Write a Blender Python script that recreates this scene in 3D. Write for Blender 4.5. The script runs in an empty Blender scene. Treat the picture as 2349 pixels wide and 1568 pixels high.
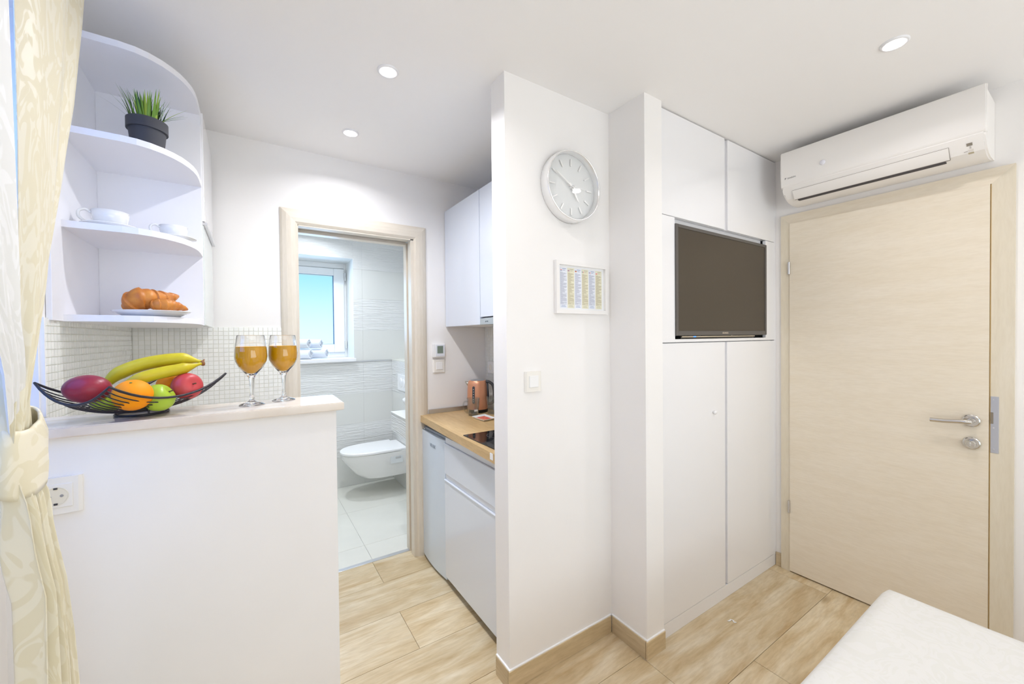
import bpy, bmesh, math, random
from mathutils import Vector, Matrix
C = bpy.context.scene
COL = C.collection
PI = math.pi
rnd = random.Random(7)

# ------------------------------------------------------------------ camera
CAM_POS = Vector((0.0, 0.0, 1.38))
YAW, PITCH, ROLL = 0.5815, -0.0128, 0.0097
fw = Vector((math.sin(YAW)*math.cos(PITCH), math.cos(YAW)*math.cos(PITCH), math.sin(PITCH)))
rt = Vector((math.cos(YAW), -math.sin(YAW), 0))
dn = fw.cross(rt)
r2 = rt*math.cos(ROLL) + dn*math.sin(ROLL)
d2 = -rt*math.sin(ROLL) + dn*math.cos(ROLL)
cd = bpy.data.cameras.new('camera')
cam = bpy.data.objects.new('camera', cd); COL.objects.link(cam)
M = Matrix((r2, -d2, -fw)).transposed().to_4x4()
M.translation = CAM_POS
cam.matrix_world = M
cd.sensor_width = 36; cd.sensor_fit = 'HORIZONTAL'; cd.lens = 915.75/2349*36
cd.clip_start = 0.02
C.camera = cam

# ------------------------------------------------------------------ render look
C.view_settings.view_transform = 'Standard'
C.view_settings.look = 'None'
C.view_settings.exposure = 0.0
C.view_settings.gamma = 1.0
C.view_settings.use_curve_mapping = False
cy = C.cycles
cy.max_bounces = 12; cy.diffuse_bounces = 6; cy.glossy_bounces = 5; cy.transmission_bounces = 12; cy.transparent_max_bounces = 8
cy.sample_clamp_indirect = 6.0
cy.caustics_reflective = False; cy.caustics_refractive = True
cy.use_denoising = True

# ------------------------------------------------------------------ world: plain clear sky, whitish horizon to blue zenith
W = bpy.data.worlds.new('sky'); C.world = W; W.use_nodes = True
nt = W.node_tree; nt.nodes.clear()
tc = nt.nodes.new('ShaderNodeTexCoord'); sx = nt.nodes.new('ShaderNodeSeparateXYZ'); rp = nt.nodes.new('ShaderNodeValToRGB')
bg = nt.nodes.new('ShaderNodeBackground'); wo = nt.nodes.new('ShaderNodeOutputWorld')
nt.links.new(tc.outputs['Generated'], sx.inputs[0]); nt.links.new(sx.outputs['Z'], rp.inputs[0])
nt.links.new(rp.outputs[0], bg.inputs[0]); nt.links.new(bg.outputs[0], wo.inputs[0])
e = rp.color_ramp.elements
e[0].position = 0.0; e[0].color = (0.74, 0.93, 0.93, 1)
e[1].position = 1.0; e[1].color = (0.10, 0.30, 0.75, 1)
for p_, c_ in ((0.02, (0.72, 0.93, 0.94, 1)), (0.16, (0.22, 0.66, 0.80, 1)), (0.45, (0.16, 0.45, 0.82, 1))):
    k = e.new(p_); k.color = c_
bg.inputs[1].default_value = 1.25

# ------------------------------------------------------------------ area lights: daylight of two windows, and an added rear fill
def area(name, loc, direction, sx_, sy_, power, color, spread=PI):
    l = bpy.data.lights.new(name, 'AREA'); l.shape = 'RECTANGLE'; l.size = sx_; l.size_y = sy_; l.energy = power; l.color = color; l.spread = spread
    o = bpy.data.objects.new(name, l); COL.objects.link(o); o.location = loc
    o.rotation_euler = Vector(direction).to_track_quat('-Z', 'Y').to_euler()
    o.visible_camera = False
    return o
# added soft fill behind the camera, tilted up to brighten the ceiling
area('rear_fill', (1.1, -2.34, 1.35), (0, 1, 1.3), 2.4, 2.0, 44, (0.985, 0.965, 0.985))
# small left window beside the curtain, cold sky light
area('daylight_left_window', (-0.67, 1.05, 1.75), (0.8, 0.45, -0.55), 0.8, 0.8, 7, (0.10, 0.32, 1.0))
# bathroom window
area('daylight_bathroom', (0.42, 4.20, 1.66), (0, -1, -0.1), 0.6, 0.7, 5, (0.38, 0.62, 1.0))
ROOM_W, KIT_W, BATH_W = 3.0, 6.8, 9.0
ROOM_C, KIT_C, BATH_C = (0.995, 0.955, 0.965), (0.95, 0.955, 1.0), (0.84, 0.90, 0.98)

# ------------------------------------------------------------------ helpers
def srgb(*c):
    if len(c) == 1: c = c*3
    return tuple(((v/255)/12.92 if v/255 <= 0.04045 else ((v/255+0.055)/1.055)**2.4) for v in c) + (1.0,)

MATS = {}
def mat(name, col, rough=0.5, metal=0.0, spec=0.5, trans=0.0, ior=1.45, coat=0.0, sheen=0.0, sss=0.0, emit=None, emit_s=0.0, noise=None, bump=None, alpha=1.0):
    """noise=(scale, amount, stretch) varies the colour; bump=(scale, strength, stretch)"""
    m = bpy.data.materials.new(name); m.use_nodes = True
    t = m.node_tree; b = t.nodes['Principled BSDF']
    b.inputs['Base Color'].default_value = col; b.inputs['Roughness'].default_value = rough; b.inputs['Metallic'].default_value = metal
    b.inputs['Specular IOR Level'].default_value = spec; b.inputs['Transmission Weight'].default_value = trans; b.inputs['IOR'].default_value = ior
    b.inputs['Coat Weight'].default_value = coat; b.inputs['Coat Roughness'].default_value = 0.05
    b.inputs['Sheen Weight'].default_value = sheen
    if sss: b.inputs['Subsurface Weight'].default_value = sss; b.inputs['Subsurface Radius'].default_value = (0.02, 0.01, 0.006); b.inputs['Subsurface Scale'].default_value = 0.5
    if emit: b.inputs['Emission Color'].default_value = emit; b.inputs['Emission Strength'].default_value = emit_s
    def tex(scale, stretch):
        co = t.nodes.new('ShaderNodeTexCoord'); mp = t.nodes.new('ShaderNodeMapping'); n = t.nodes.new('ShaderNodeTexNoise')
        mp.inputs['Scale'].default_value = stretch; n.inputs['Scale'].default_value = scale; n.inputs['Detail'].default_value = 4
        t.links.new(co.outputs['Object'], mp.inputs[0]); t.links.new(mp.outputs[0], n.inputs['Vector']); return n
    if noise:
        n = tex(noise[0], noise[2] if len(noise) > 2 else (1, 1, 1)); r = t.nodes.new('ShaderNodeValToRGB')
        a = noise[1]; c2 = noise[3] if len(noise) > 3 else tuple(v*(1-a) for v in col[:3])+(1,)
        r.color_ramp.elements[0].position = .3; r.color_ramp.elements[1].position = .7
        r.color_ramp.elements[0].color = c2; r.color_ramp.elements[1].color = tuple(min(1, v*(1+a*.3)) for v in col[:3])+(1,)
        t.links.new(n.outputs[0], r.inputs[0]); t.links.new(r.outputs[0], b.inputs['Base Color'])
    if bump:
        n = tex(bump[0], bump[2] if len(bump) > 2 else (1, 1, 1)); bp_ = t.nodes.new('ShaderNodeBump')
        bp_.inputs['Strength'].default_value = bump[1]; bp_.inputs['Distance'].default_value = bump[3] if len(bump) > 3 else 0.002
        t.links.new(n.outputs[0], bp_.inputs['Height']); t.links.new(bp_.outputs[0], b.inputs['Normal'])
    MATS[name] = m
    return m

def nodes_of(m): return m.node_tree, m.node_tree.nodes['Principled BSDF']

def tag(o, label=None, cat=None, group=None, kind=None):
    if label: o['label'] = label
    if cat: o['category'] = cat
    if group: o['group'] = group
    if kind: o['kind'] = kind
    return o

def wloc(o):
    v = Vector((0, 0, 0))
    while o is not None: v += o.location; o = o.parent
    return v

def empty(name, loc, label=None, cat=None, group=None, kind=None, parent=None):
    o = bpy.data.objects.new(name, None); COL.objects.link(o); o.empty_display_size = .05
    o.location = Vector(loc) - (wloc(parent) if parent else Vector((0, 0, 0)))
    if parent: o.parent = parent
    return tag(o, label, cat, group, kind)

def obj(name, bm, m, parent=None, smooth=False, origin=None, label=None, cat=None, group=None, kind=None, angle=None):
    """bm in world coordinates; links ONE mesh object whose origin sits at parent's origin (or at origin)."""
    base = Vector(origin) if origin is not None else (wloc(parent) if parent else Vector((0, 0, 0)))
    bmesh.ops.translate(bm, verts=bm.verts, vec=-base)
    bmesh.ops.recalc_face_normals(bm, faces=bm.faces)
    me = bpy.data.meshes.new(name); bm.to_mesh(me); bm.free()
    for mm in (m if isinstance(m, (list, tuple)) else [m]): me.materials.append(mm)
    if smooth:
        for p in me.polygons: p.use_smooth = True
        if angle: 
            try: me.set_sharp_from_angle(angle=math.radians(angle))
            except Exception: pass
    o = bpy.data.objects.new(name, me); COL.objects.link(o)
    if parent: o.parent = parent; o.location = base - wloc(parent)
    else: o.location = base
    return tag(o, label, cat, group, kind)

def meshobj(name, me, loc, parent=None, rot=None, **kw):
    o = bpy.data.objects.new(name, me); COL.objects.link(o)
    o.location = Vector(loc) - (wloc(parent) if parent else Vector((0, 0, 0)))
    if parent: o.parent = parent
    if rot: o.rotation_euler = rot
    return tag(o, **kw)

def box(bm, x0, x1, y0, y1, z0, z1, bev=0.0, seg=2, mi=0):
    vs = [bm.verts.new((x, y, z)) for x in (x0, x1) for y in (y0, y1) for z in (z0, z1)]
    fs = [bm.faces.new([vs[i] for i in f]) for f in ((0, 1, 3, 2), (4, 6, 7, 5), (0, 4, 5, 1), (2, 3, 7, 6), (0, 2, 6, 4), (1, 5, 7, 3))]
    for f in fs: f.material_index = mi
    if bev > 0:
        es = list({e for f in fs for e in f.edges})
        bmesh.ops.bevel(bm, geom=es, offset=bev, segments=seg, affect='EDGES', profile=.5)
    return fs

def B(*boxes, bev=0.0, seg=2):
    bm = bmesh.new()
    for b in boxes: box(bm, *b, bev=bev, seg=seg)
    return bm

def prism(bm, pts, axis, a0, a1, mi=0):
    """extrude polygon pts (2D, in the other two axes in order) along axis from a0 to a1"""
    def mk(p, a):
        return {'X': (a, p[0], p[1]), 'Y': (p[0], a, p[1]), 'Z': (p[0], p[1], a)}[axis]
    A = [bm.verts.new(mk(p, a0)) for p in pts]; Bv = [bm.verts.new(mk(p, a1)) for p in pts]
    fs = [bm.faces.new(A), bm.faces.new(list(reversed(Bv)))]
    n = len(pts)
    for i in range(n): fs.append(bm.faces.new((A[i], Bv[i], Bv[(i+1) % n], A[(i+1) % n])))
    for f in fs: f.material_index = mi
    return fs

def lathe(bm, prof, c=(0, 0, 0), n=32, axis=(0, 0, 1), mi=0, close=False):
    """prof: list of (r, h) along axis from point c"""
    q = Vector((0, 0, 1)).rotation_difference(Vector(axis).normalized())
    rings = []
    for r, h in prof:
        if r < 1e-6: rings.append([bm.verts.new(Vector(c) + q @ Vector((0, 0, h)))])
        else: rings.append([bm.verts.new(Vector(c) + q @ Vector((r*math.cos(2*PI*i/n), r*math.sin(2*PI*i/n), h))) for i in range(n)])
    pairs = list(zip(rings, rings[1:]))
    if close: pairs.append((rings[-1], rings[0]))
    for a, b in pairs:
        for i in range(n):
            j = (i+1) % n
            if len(a) == 1 and len(b) == 1: continue
            vs = [a[0], b[i], b[j]] if len(a) == 1 else ([a[i], a[j], b[0]] if len(b) == 1 else [a[i], a[j], b[j], b[i]])
            f = bm.faces.new(vs); f.material_index = mi

def disc(bm, c, r, axis, n=32, mi=0):
    lathe(bm, [(0, 0), (r, 0)], c, n, axis, mi)

def tube(bm, pts, rad, n=8, mi=0, caps=True, closed=False, squash=None):
    pts = [Vector(p) for p in pts]; N = len(pts)
    R = rad if isinstance(rad, (list, tuple)) else [rad]*N
    rings = []; up = None
    for i, p in enumerate(pts):
        if closed: t = (pts[(i+1) % N]-pts[i-1]).normalized()
        else: t = (pts[min(i+1, N-1)]-pts[max(i-1, 0)]).normalized()
        if up is None:
            up = Vector((0, 0, 1)) if abs(t.z) < .9 else Vector((1, 0, 0))
        up = (up - t*up.dot(t)).normalized(); s = t.cross(up)
        k = squash or (1, 1)
        rings.append([bm.verts.new(p + (up*math.cos(2*PI*j/n)*k[0] + s*math.sin(2*PI*j/n)*k[1])*R[i]) for j in range(n)])
    for i in range(N if closed else N-1):
        a, b = rings[i], rings[(i+1) % N]
        for j in range(n):
            f = bm.faces.new((a[j], a[(j+1) % n], b[(j+1) % n], b[j])); f.material_index = mi
    if caps and not closed:
        bm.faces.new(rings[0]).material_index = mi; bm.faces.new(list(reversed(rings[-1]))).material_index = mi

def catmull(pts, k=6):
    P = [Vector(p) for p in pts]; out = []
    for i in range(len(P)-1):
        p0, p1, p2, p3 = P[max(i-1, 0)], P[i], P[i+1], P[min(i+2, len(P)-1)]
        for j in range(k):
            t = j/k
            out.append(.5*((2*p1)+(-p0+p2)*t+(2*p0-5*p1+4*p2-p3)*t*t+(-p0+3*p1-3*p2+p3)*t*t*t))
    out.append(P[-1]); return out

def ball(bm, c, rx, ry, rz, f=None, u=24, v=16, mi=0, rot=None):
    rows = []
    for i in range(v+1):
        th = PI*i/v
        row = []
        for j in range(u if 0 < i < v else 1):
            ph = 2*PI*j/u
            d = Vector((math.sin(th)*math.cos(ph), math.sin(th)*math.sin(ph), math.cos(th)))
            s = f(d, th, ph) if f else 1
            p = Vector((d.x*rx*s, d.y*ry*s, d.z*rz*s)) if not isinstance(s, Vector) else Vector((s.x*rx, s.y*ry, s.z*rz))
            if rot: p = rot @ p
            row.append(bm.verts.new(Vector(c)+p))
        rows.append(row)
    for a, b in zip(rows, rows[1:]):
        for j in range(u):
            k = (j+1) % u
            vs = [a[0], b[j], b[k]] if len(a) == 1 else ([a[j], b[0], a[k]] if len(b) == 1 else [a[j], b[j], b[k], a[k]])
            bm.faces.new(vs).material_index = mi

def textobj(name, s, m, size, origin, xdir, ydir, parent, extrude=0.0003, align='CENTER', label=None):
    cu = bpy.data.curves.new(name, 'FONT'); cu.body = s; cu.size = size; cu.extrude = extrude; cu.align_x = align; cu.align_y = 'CENTER'
    to = bpy.data.objects.new(name+'_tmp', cu); COL.objects.link(to)
    bpy.context.view_layer.update()
    me = bpy.data.meshes.new_from_object(to)
    bpy.data.objects.remove(to); 
    x = Vector(xdir).normalized(); y = Vector(ydir).normalized(); z = x.cross(y)
    mtx = Matrix((x, y, z)).transposed().to_4x4()
    me.transform(mtx); me.materials.clear(); me.materials.append(m)
    return meshobj(name, me, origin, parent, label=label)

def copy_tree(o, parent=None):
    c = o.copy(); COL.objects.link(c)
    if parent: c.parent = parent
    for ch in list(o.children): copy_tree(ch, c)
    return c

# ------------------------------------------------------------------ materials
wall_m = mat('white_plaster', srgb(243, 241, 239), .85, noise=(3, .02), bump=(90, .06))
ceil_m = mat('ceiling_paint', srgb(246, 245, 244), .9)
gloss_white = mat('white_gloss_lacquer', srgb(240, 240, 242), .12, coat=.4)
matt_white = mat('white_melamine', srgb(238, 238, 240), .45)
side_white = mat('white_edge_band', srgb(226, 226, 230), .4)
ivory = mat('ivory_plastic', srgb(240, 237, 230), .35)
white_plastic = mat('white_plastic', srgb(242, 242, 242), .35)
ac_white = mat('air_conditioner_plastic', srgb(243, 240, 236), .4)
dark_plastic = mat('dark_grey_plastic', srgb(60, 60, 64), .45)
black = mat('black_plastic', srgb(22, 22, 24), .4)
chrome = mat('chrome', (.66, .64, .61, 1), .18, metal=1)
satin = mat('satin_steel', (.72, .72, .74, 1), .32, metal=1)
alu = mat('brushed_aluminium', (.70, .70, .71, 1), .4, metal=1, noise=(40, .08, (1, 1, 30)))
grout_wood = mat('floor_grout', srgb(182, 170, 148), .8)
grout_white = mat('mosaic_grout', srgb(232, 232, 222), .8)
grout_bath = mat('bath_grout', srgb(222, 222, 220), .8)
glass = mat('clear_glass', (1, 1, 1, 1), .0, trans=1, ior=1.45)
juice_m = mat('orange_juice', srgb(255, 186, 0), .5, spec=.2)
paper = mat('white_paper', srgb(238, 239, 240), .7)

def wood(name, dark, mid, light, axis, rough=.5, scale=1.0, per_obj=True, knots=True, bump=.12, fine=.8, broad=0.0, detail=6):
    m = bpy.data.materials.new(name); m.use_nodes = True; t, b = nodes_of(m)
    co = t.nodes.new('ShaderNodeTexCoord'); add = t.nodes.new('ShaderNodeVectorMath'); add.operation = 'ADD'
    oi = t.nodes.new('ShaderNodeObjectInfo'); mul = t.nodes.new('ShaderNodeVectorMath'); mul.operation = 'SCALE'
    cmb = t.nodes.new('ShaderNodeCombineXYZ')
    for i in range(3): t.links.new(oi.outputs['Random'], cmb.inputs[i])
    t.links.new(cmb.outputs[0], mul.inputs[0]); mul.inputs['Scale'].default_value = 37.0 if per_obj else 0.0
    t.links.new(co.outputs['Object'], add.inputs[0]); t.links.new(mul.outputs[0], add.inputs[1])
    mp = t.nodes.new('ShaderNodeMapping'); st = {'X': (.16, 1, 1), 'Y': (1, .16, 1), 'Z': (1, 1, .16)}[axis]
    mp.inputs['Scale'].default_value = st
    t.links.new(add.outputs[0], mp.inputs[0])
    n1 = t.nodes.new('ShaderNodeTexNoise'); n1.inputs['Scale'].default_value = 9*scale; n1.inputs['Detail'].default_value = detail; n1.inputs['Roughness'].default_value = .62; n1.inputs['Distortion'].default_value = .8
    n2 = t.nodes.new('ShaderNodeTexNoise'); n2.inputs['Scale'].default_value = 70*scale; n2.inputs['Detail'].default_value = 4
    t.links.new(mp.outputs[0], n1.inputs['Vector']); t.links.new(mp.outputs[0], n2.inputs['Vector'])
    r1 = t.nodes.new('ShaderNodeValToRGB'); el = r1.color_ramp.elements
    el[0].position = .28; el[0].color = dark; el[1].position = .75; el[1].color = light
    k = el.new(.5); k.color = mid
    t.links.new(n1.outputs[0], r1.inputs[0])
    mx = t.nodes.new('ShaderNodeMix'); mx.data_type = 'RGBA'; mx.blend_type = 'MULTIPLY'
    r2_ = t.nodes.new('ShaderNodeValToRGB'); r2_.color_ramp.elements[0].color = (.86, .84, .80, 1); r2_.color_ramp.elements[1].color = (1, 1, 1, 1)
    r2_.color_ramp.elements[0].position = .35; r2_.color_ramp.elements[1].position = .6
    t.links.new(n2.outputs[0], r2_.inputs[0]); mx.inputs[0].default_value = fine
    t.links.new(r1.outputs[0], mx.inputs[6]); t.links.new(r2_.outputs[0], mx.inputs[7])
    last = mx.outputs[2]
    if knots:
        mp2 = t.nodes.new('ShaderNodeMapping'); mp2.inputs['Scale'].default_value = tuple(v if v == 1 else .45 for v in st)
        t.links.new(add.outputs[0], mp2.inputs[0])
        vo = t.nodes.new('ShaderNodeTexVoronoi'); vo.inputs['Scale'].default_value = 3.2; t.links.new(mp2.outputs[0], vo.inputs['Vector'])
        rk = t.nodes.new('ShaderNodeValToRGB'); rk.color_ramp.elements[0].position = .02; rk.color_ramp.elements[0].color = (.42, .33, .22, 1)
        rk.color_ramp.elements[1].position = .085; rk.color_ramp.elements[1].color = (1, 1, 1, 1)
        t.links.new(vo.outputs['Distance'], rk.inputs[0])
        m2 = t.nodes.new('ShaderNodeMix'); m2.data_type = 'RGBA'; m2.blend_type = 'MULTIPLY'; m2.inputs[0].default_value = .8
        t.links.new(last, m2.inputs[6]); t.links.new(rk.outputs[0], m2.inputs[7]); last = m2.outputs[2]
    if broad:
        n3 = t.nodes.new('ShaderNodeTexNoise'); n3.inputs['Scale'].default_value = 4.5*scale; n3.inputs['Detail'].default_value = 3; n3.inputs['Distortion'].default_value = 1.2
        mp3 = t.nodes.new('ShaderNodeMapping'); mp3.inputs['Scale'].default_value = tuple(v if v == 1 else .5 for v in st)
        t.links.new(add.outputs[0], mp3.inputs[0]); t.links.new(mp3.outputs[0], n3.inputs['Vector'])
        r3 = t.nodes.new('ShaderNodeValToRGB'); r3.color_ramp.elements[0].position = .36; r3.color_ramp.elements[1].position = .62
        r3.color_ramp.elements[0].color = (.80, .74, .62, 1); r3.color_ramp.elements[1].color = (1.02, 1.02, 1.02, 1)
        t.links.new(n3.outputs[0], r3.inputs[0]); m3 = t.nodes.new('ShaderNodeMix'); m3.data_type = 'RGBA'; m3.blend_type = 'MULTIPLY'; m3.inputs[0].default_value = broad
        t.links.new(last, m3.inputs[6]); t.links.new(r3.outputs[0], m3.inputs[7]); last = m3.outputs[2]
    if per_obj:
        hv = t.nodes.new('ShaderNodeHueSaturation'); ma = t.nodes.new('ShaderNodeMapRange')
        ma.inputs[3].default_value = .93; ma.inputs[4].default_value = 1.05
        t.links.new(oi.outputs['Random'], ma.inputs[0]); t.links.new(ma.outputs[0], hv.inputs['Value']); t.links.new(last, hv.inputs['Color']); last = hv.outputs[0]
    t.links.new(last, b.inputs['Base Color']); b.inputs['Roughness'].default_value = rough
    bp_ = t.nodes.new('ShaderNodeBump'); bp_.inputs['Strength'].default_value = bump; bp_.inputs['Distance'].default_value = .002
    t.links.new(n2.outputs[0], bp_.inputs['Height']); t.links.new(bp_.outputs[0], b.inputs['Normal'])
    return m
plank_m = wood('wood_look_tile', srgb(192, 163, 118), srgb(216, 197, 162), srgb(234, 223, 200), 'X', .42, 1.5, fine=.7, broad=.45, detail=9)
skirt_x = wood('wood_look_skirting', srgb(190, 167, 128), srgb(207, 187, 150), srgb(220, 202, 168), 'X', .45, 1.2)
skirt_y = wood('wood_look_skirting_cross', srgb(190, 169, 134), srgb(206, 188, 155), srgb(219, 203, 172), 'Y', .45, 1.2)
oak = wood('oak_worktop', srgb(194, 160, 108), srgb(208, 176, 126), srgb(218, 188, 140), 'Y', .38, 1.6, per_obj=False, knots=False)
door_wood = wood('pale_ash_laminate', srgb(233, 221, 199), srgb(236, 225, 205), srgb(239, 229, 211), 'Y', .42, 2.2, per_obj=False, knots=False, bump=.15, fine=.25)
case_wood = wood('pale_ash_casing', srgb(222, 211, 188), srgb(227, 217, 196), srgb(232, 223, 205), 'Z', .38, 2.2, per_obj=False, knots=False, bump=.15, fine=.22)
case2 = wood('cream_ash_casing', srgb(220, 210, 194), srgb(223, 214, 199), srgb(227, 219, 206), 'Z', .3, 2.2, per_obj=False, knots=False, bump=.1, fine=.22)
case2x = wood('cream_ash_casing_head', srgb(222, 212, 196), srgb(225, 216, 201), srgb(229, 221, 208), 'X', .3, 2.2, per_obj=False, knots=False, bump=.1, fine=.22)

def damask(name, c1, c2, scale, rough=.7, thr=.5, sheen=.3, transl=0.0):
    m = bpy.data.materials.new(name); m.use_nodes = True; t, b = nodes_of(m)
    co = t.nodes.new('ShaderNodeTexCoord'); n0 = t.nodes.new('ShaderNodeTexNoise'); n0.inputs['Scale'].default_value = scale*.45; n0.inputs['Detail'].default_value = 1
    t.links.new(co.outputs['UV'], n0.inputs['Vector'])
    sc = t.nodes.new('ShaderNodeVectorMath'); sc.operation = 'SCALE'; sc.inputs['Scale'].default_value = .28
    t.links.new(n0.outputs['Color'], sc.inputs[0])
    ad = t.nodes.new('ShaderNodeVectorMath'); ad.operation = 'ADD'; t.links.new(co.outputs['UV'], ad.inputs[0]); t.links.new(sc.outputs[0], ad.inputs[1])
    n1 = t.nodes.new('ShaderNodeTexNoise'); n1.inputs['Scale'].default_value = scale; n1.inputs['Detail'].default_value = .6; n1.inputs['Distortion'].default_value = 2.6
    t.links.new(ad.outputs[0], n1.inputs['Vector'])
    r = t.nodes.new('ShaderNodeValToRGB'); r.color_ramp.elements[0].position = thr-.025; r.color_ramp.elements[1].position = thr+.025
    r.color_ramp.elements[0].color = c1; r.color_ramp.elements[1].color = c2
    t.links.new(n1.outputs[0], r.inputs[0]); t.links.new(r.outputs[0], b.inputs['Base Color'])
    rr = t.nodes.new('ShaderNodeMapRange'); rr.inputs[1].default_value = thr-.02; rr.inputs[2].default_value = thr+.02; rr.inputs[3].default_value = rough; rr.inputs[4].default_value = rough-.25
    t.links.new(n1.outputs[0], rr.inputs[0]); t.links.new(rr.outputs[0], b.inputs['Roughness'])
    b.inputs['Sheen Weight'].default_value = sheen
    if transl:
        tr = t.nodes.new('ShaderNodeBsdfTranslucent'); ms = t.nodes.new('ShaderNodeMixShader'); ms.inputs[0].default_value = transl
        t.links.new(r.outputs[0], tr.inputs[0]); out = t.nodes['Material Output']
        t.links.new(b.outputs[0], ms.inputs[1]); t.links.new(tr.outputs[0], ms.inputs[2]); t.links.new(ms.outputs[0], out.inputs[0])
    return m
curtain_m = damask('cream_damask', srgb(229, 221, 193), srgb(236, 230, 208), 11, .65, .53, .2, transl=.05)
curtain_band_m = damask('cream_damask_tieback', srgb(228, 220, 192), srgb(236, 229, 206), 14, .65, .53, .2)
spread_m = damask('ivory_damask_bedspread', srgb(222, 221, 215), srgb(225, 224, 220), 17, .55, .47, .2)

def mosaic_mat(name, base, var=.05):
    m = bpy.data.materials.new(name); m.use_nodes = True; t, b = nodes_of(m)
    oi = t.nodes.new('ShaderNodeObjectInfo'); ge = t.nodes.new('ShaderNodeNewGeometry'); a = t.nodes.new('ShaderNodeMath'); a.operation = 'ADD'
    f = t.nodes.new('ShaderNodeMath'); f.operation = 'FRACT'
    t.links.new(oi.outputs['Random'], a.inputs[0]); t.links.new(ge.outputs['Random Per Island'], a.inputs[1]); t.links.new(a.outputs[0], f.inputs[0])
    r = t.nodes.new('ShaderNodeValToRGB'); r.color_ramp.elements[0].color = tuple(v*(1-var) for v in base[:3])+(1,); r.color_ramp.elements[1].color = tuple(min(1, v*(1+var)) for v in base[:3])+(1,)
    t.links.new(f.outputs[0], r.inputs[0]); t.links.new(r.outputs[0], b.inputs['Base Color']); b.inputs['Roughness'].default_value = .15
    return m
mosaic_m = mosaic_mat('glass_mosaic_white', srgb(242, 243, 239), .03)

def relief_mat(name, col, strength, scale=18):
    m = bpy.data.materials.new(name); m.use_nodes = True; t, b = nodes_of(m)
    b.inputs['Base Color'].default_value = col; b.inputs['Roughness'].default_value = .38
    co = t.nodes.new('ShaderNodeTexCoord'); mp = t.nodes.new('ShaderNodeMapping'); mp.inputs['Scale'].default_value = (1, 1, 16)
    n = t.nodes.new('ShaderNodeTexNoise'); n.inputs['Scale'].default_value = 7; n.inputs['Detail'].default_value = 2; n.inputs['Distortion'].default_value = .6
    t.links.new(co.outputs['Object'], mp.inputs[0]); t.links.new(mp.outputs[0], n.inputs['Vector'])
    bp_ = t.nodes.new('ShaderNodeBump'); bp_.inputs['Strength'].default_value = strength; bp_.inputs['Distance'].default_value = .009
    t.links.new(n.outputs[0], bp_.inputs['Height']); t.links.new(bp_.outputs[0], b.inputs['Normal'])
    return m
relief_m = relief_mat('wavy_relief_tile', srgb(228, 228, 226), 1.0)
smooth_tile = mat('smooth_bath_tile', srgb(222, 222, 218), .35, bump=(120, .05))
bath_floor_m = mat('pale_bath_floor_tile', srgb(226, 225, 216), .3, noise=(4, .05))

def fruit_mat(name, c1, c2, scale=6, rough=.35, dots=None, bump=0):
    m = mat(name, c1, rough, noise=(scale, 0, (1, 1, 1), c2), spec=.4, coat=.03)
    if bump:
        t, b = nodes_of(m); n = t.nodes.new('ShaderNodeTexNoise'); n.inputs['Scale'].default_value = 400; bp_ = t.nodes.new('ShaderNodeBump')
        bp_.inputs['Strength'].default_value = bump; bp_.inputs['Distance'].default_value = .001
        co = t.nodes.new('ShaderNodeTexCoord'); t.links.new(co.outputs['Object'], n.inputs['Vector'])
        t.links.new(n.outputs[0], bp_.inputs['Height']); t.links.new(bp_.outputs[0], b.inputs['Normal'])
    return m

def thin_glass(name, power=5, base=.045, tint=(1, 1, 1, 1)):
    m = bpy.data.materials.new(name); m.use_nodes = True; t = m.node_tree; t.nodes.remove(t.nodes['Principled BSDF'])
    tr = t.nodes.new('ShaderNodeBsdfTransparent'); gl = t.nodes.new('ShaderNodeBsdfGlossy'); gl.inputs['Roughness'].default_value = 0.0
    lw = t.nodes.new('ShaderNodeLayerWeight'); pw = t.nodes.new('ShaderNodeMath'); pw.operation = 'POWER'; pw.inputs[1].default_value = power; tr.inputs[0].default_value = tint; lw.inputs[0].default_value = .5
    ma = t.nodes.new('ShaderNodeMath'); ma.operation = 'MULTIPLY_ADD'; ma.inputs[1].default_value = .9; ma.inputs[2].default_value = base; ms = t.nodes.new('ShaderNodeMixShader')
    t.links.new(lw.outputs['Facing'], pw.inputs[0]); t.links.new(pw.outputs[0], ma.inputs[0]); t.links.new(ma.outputs[0], ms.inputs[0])
    t.links.new(tr.outputs[0], ms.inputs[1]); t.links.new(gl.outputs[0], ms.inputs[2])
    t.links.new(ms.outputs[0], t.nodes['Material Output'].inputs[0]); return m
# ================================================================== SETTING
H = 2.40
def S(name, bm, m, parent=None, **k): return obj(name, bm, m, parent, kind=None if parent else 'structure', **k)
XL, XR, YF = -0.447, 2.625, 2.44     # left wall, door wall, bathroom-door wall

# floor with wood-look planks
floor = S('floor', B((-.75, 2.8, -2.5, 2.53, -.06, -.004)), grout_wood)
P_L, P_W, G = 1.153, .286, .0009
pb = B((0, P_L-G*2, 0, P_W-G*2, -.02, 0), bev=.0006, seg=1)
plank_me = bpy.data.meshes.new('plank'); pb.to_mesh(plank_me); pb.free(); plank_me.materials.append(plank_m)
y = .843 - 12*P_W; row = 0
while y < 2.53:
    k = round((y-.843)/P_W)
    x = (.234 if k % 2 == 0 else .612) - 2*P_L
    while x < XR:
        x0, x1, y0, y1 = max(x, XL-.28), min(x+P_L, 2.78), max(y, -2.42), min(y+P_W, 2.525)
        if x1-x0 > .02 and y1-y0 > .01:
            if abs(x1-x0-P_L) < 1e-6 and abs(y1-y0-P_W) < 1e-6: meshobj('plank', plank_me, (x0+G, y0+G, 0), floor)
            else: obj('plank', B((x0+G, x1-G, y0+G, y1-G, -.02, 0), bev=.0006, seg=1), plank_m, floor, origin=(x0, y0, 0))
        x += P_L
    y += P_W

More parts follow.
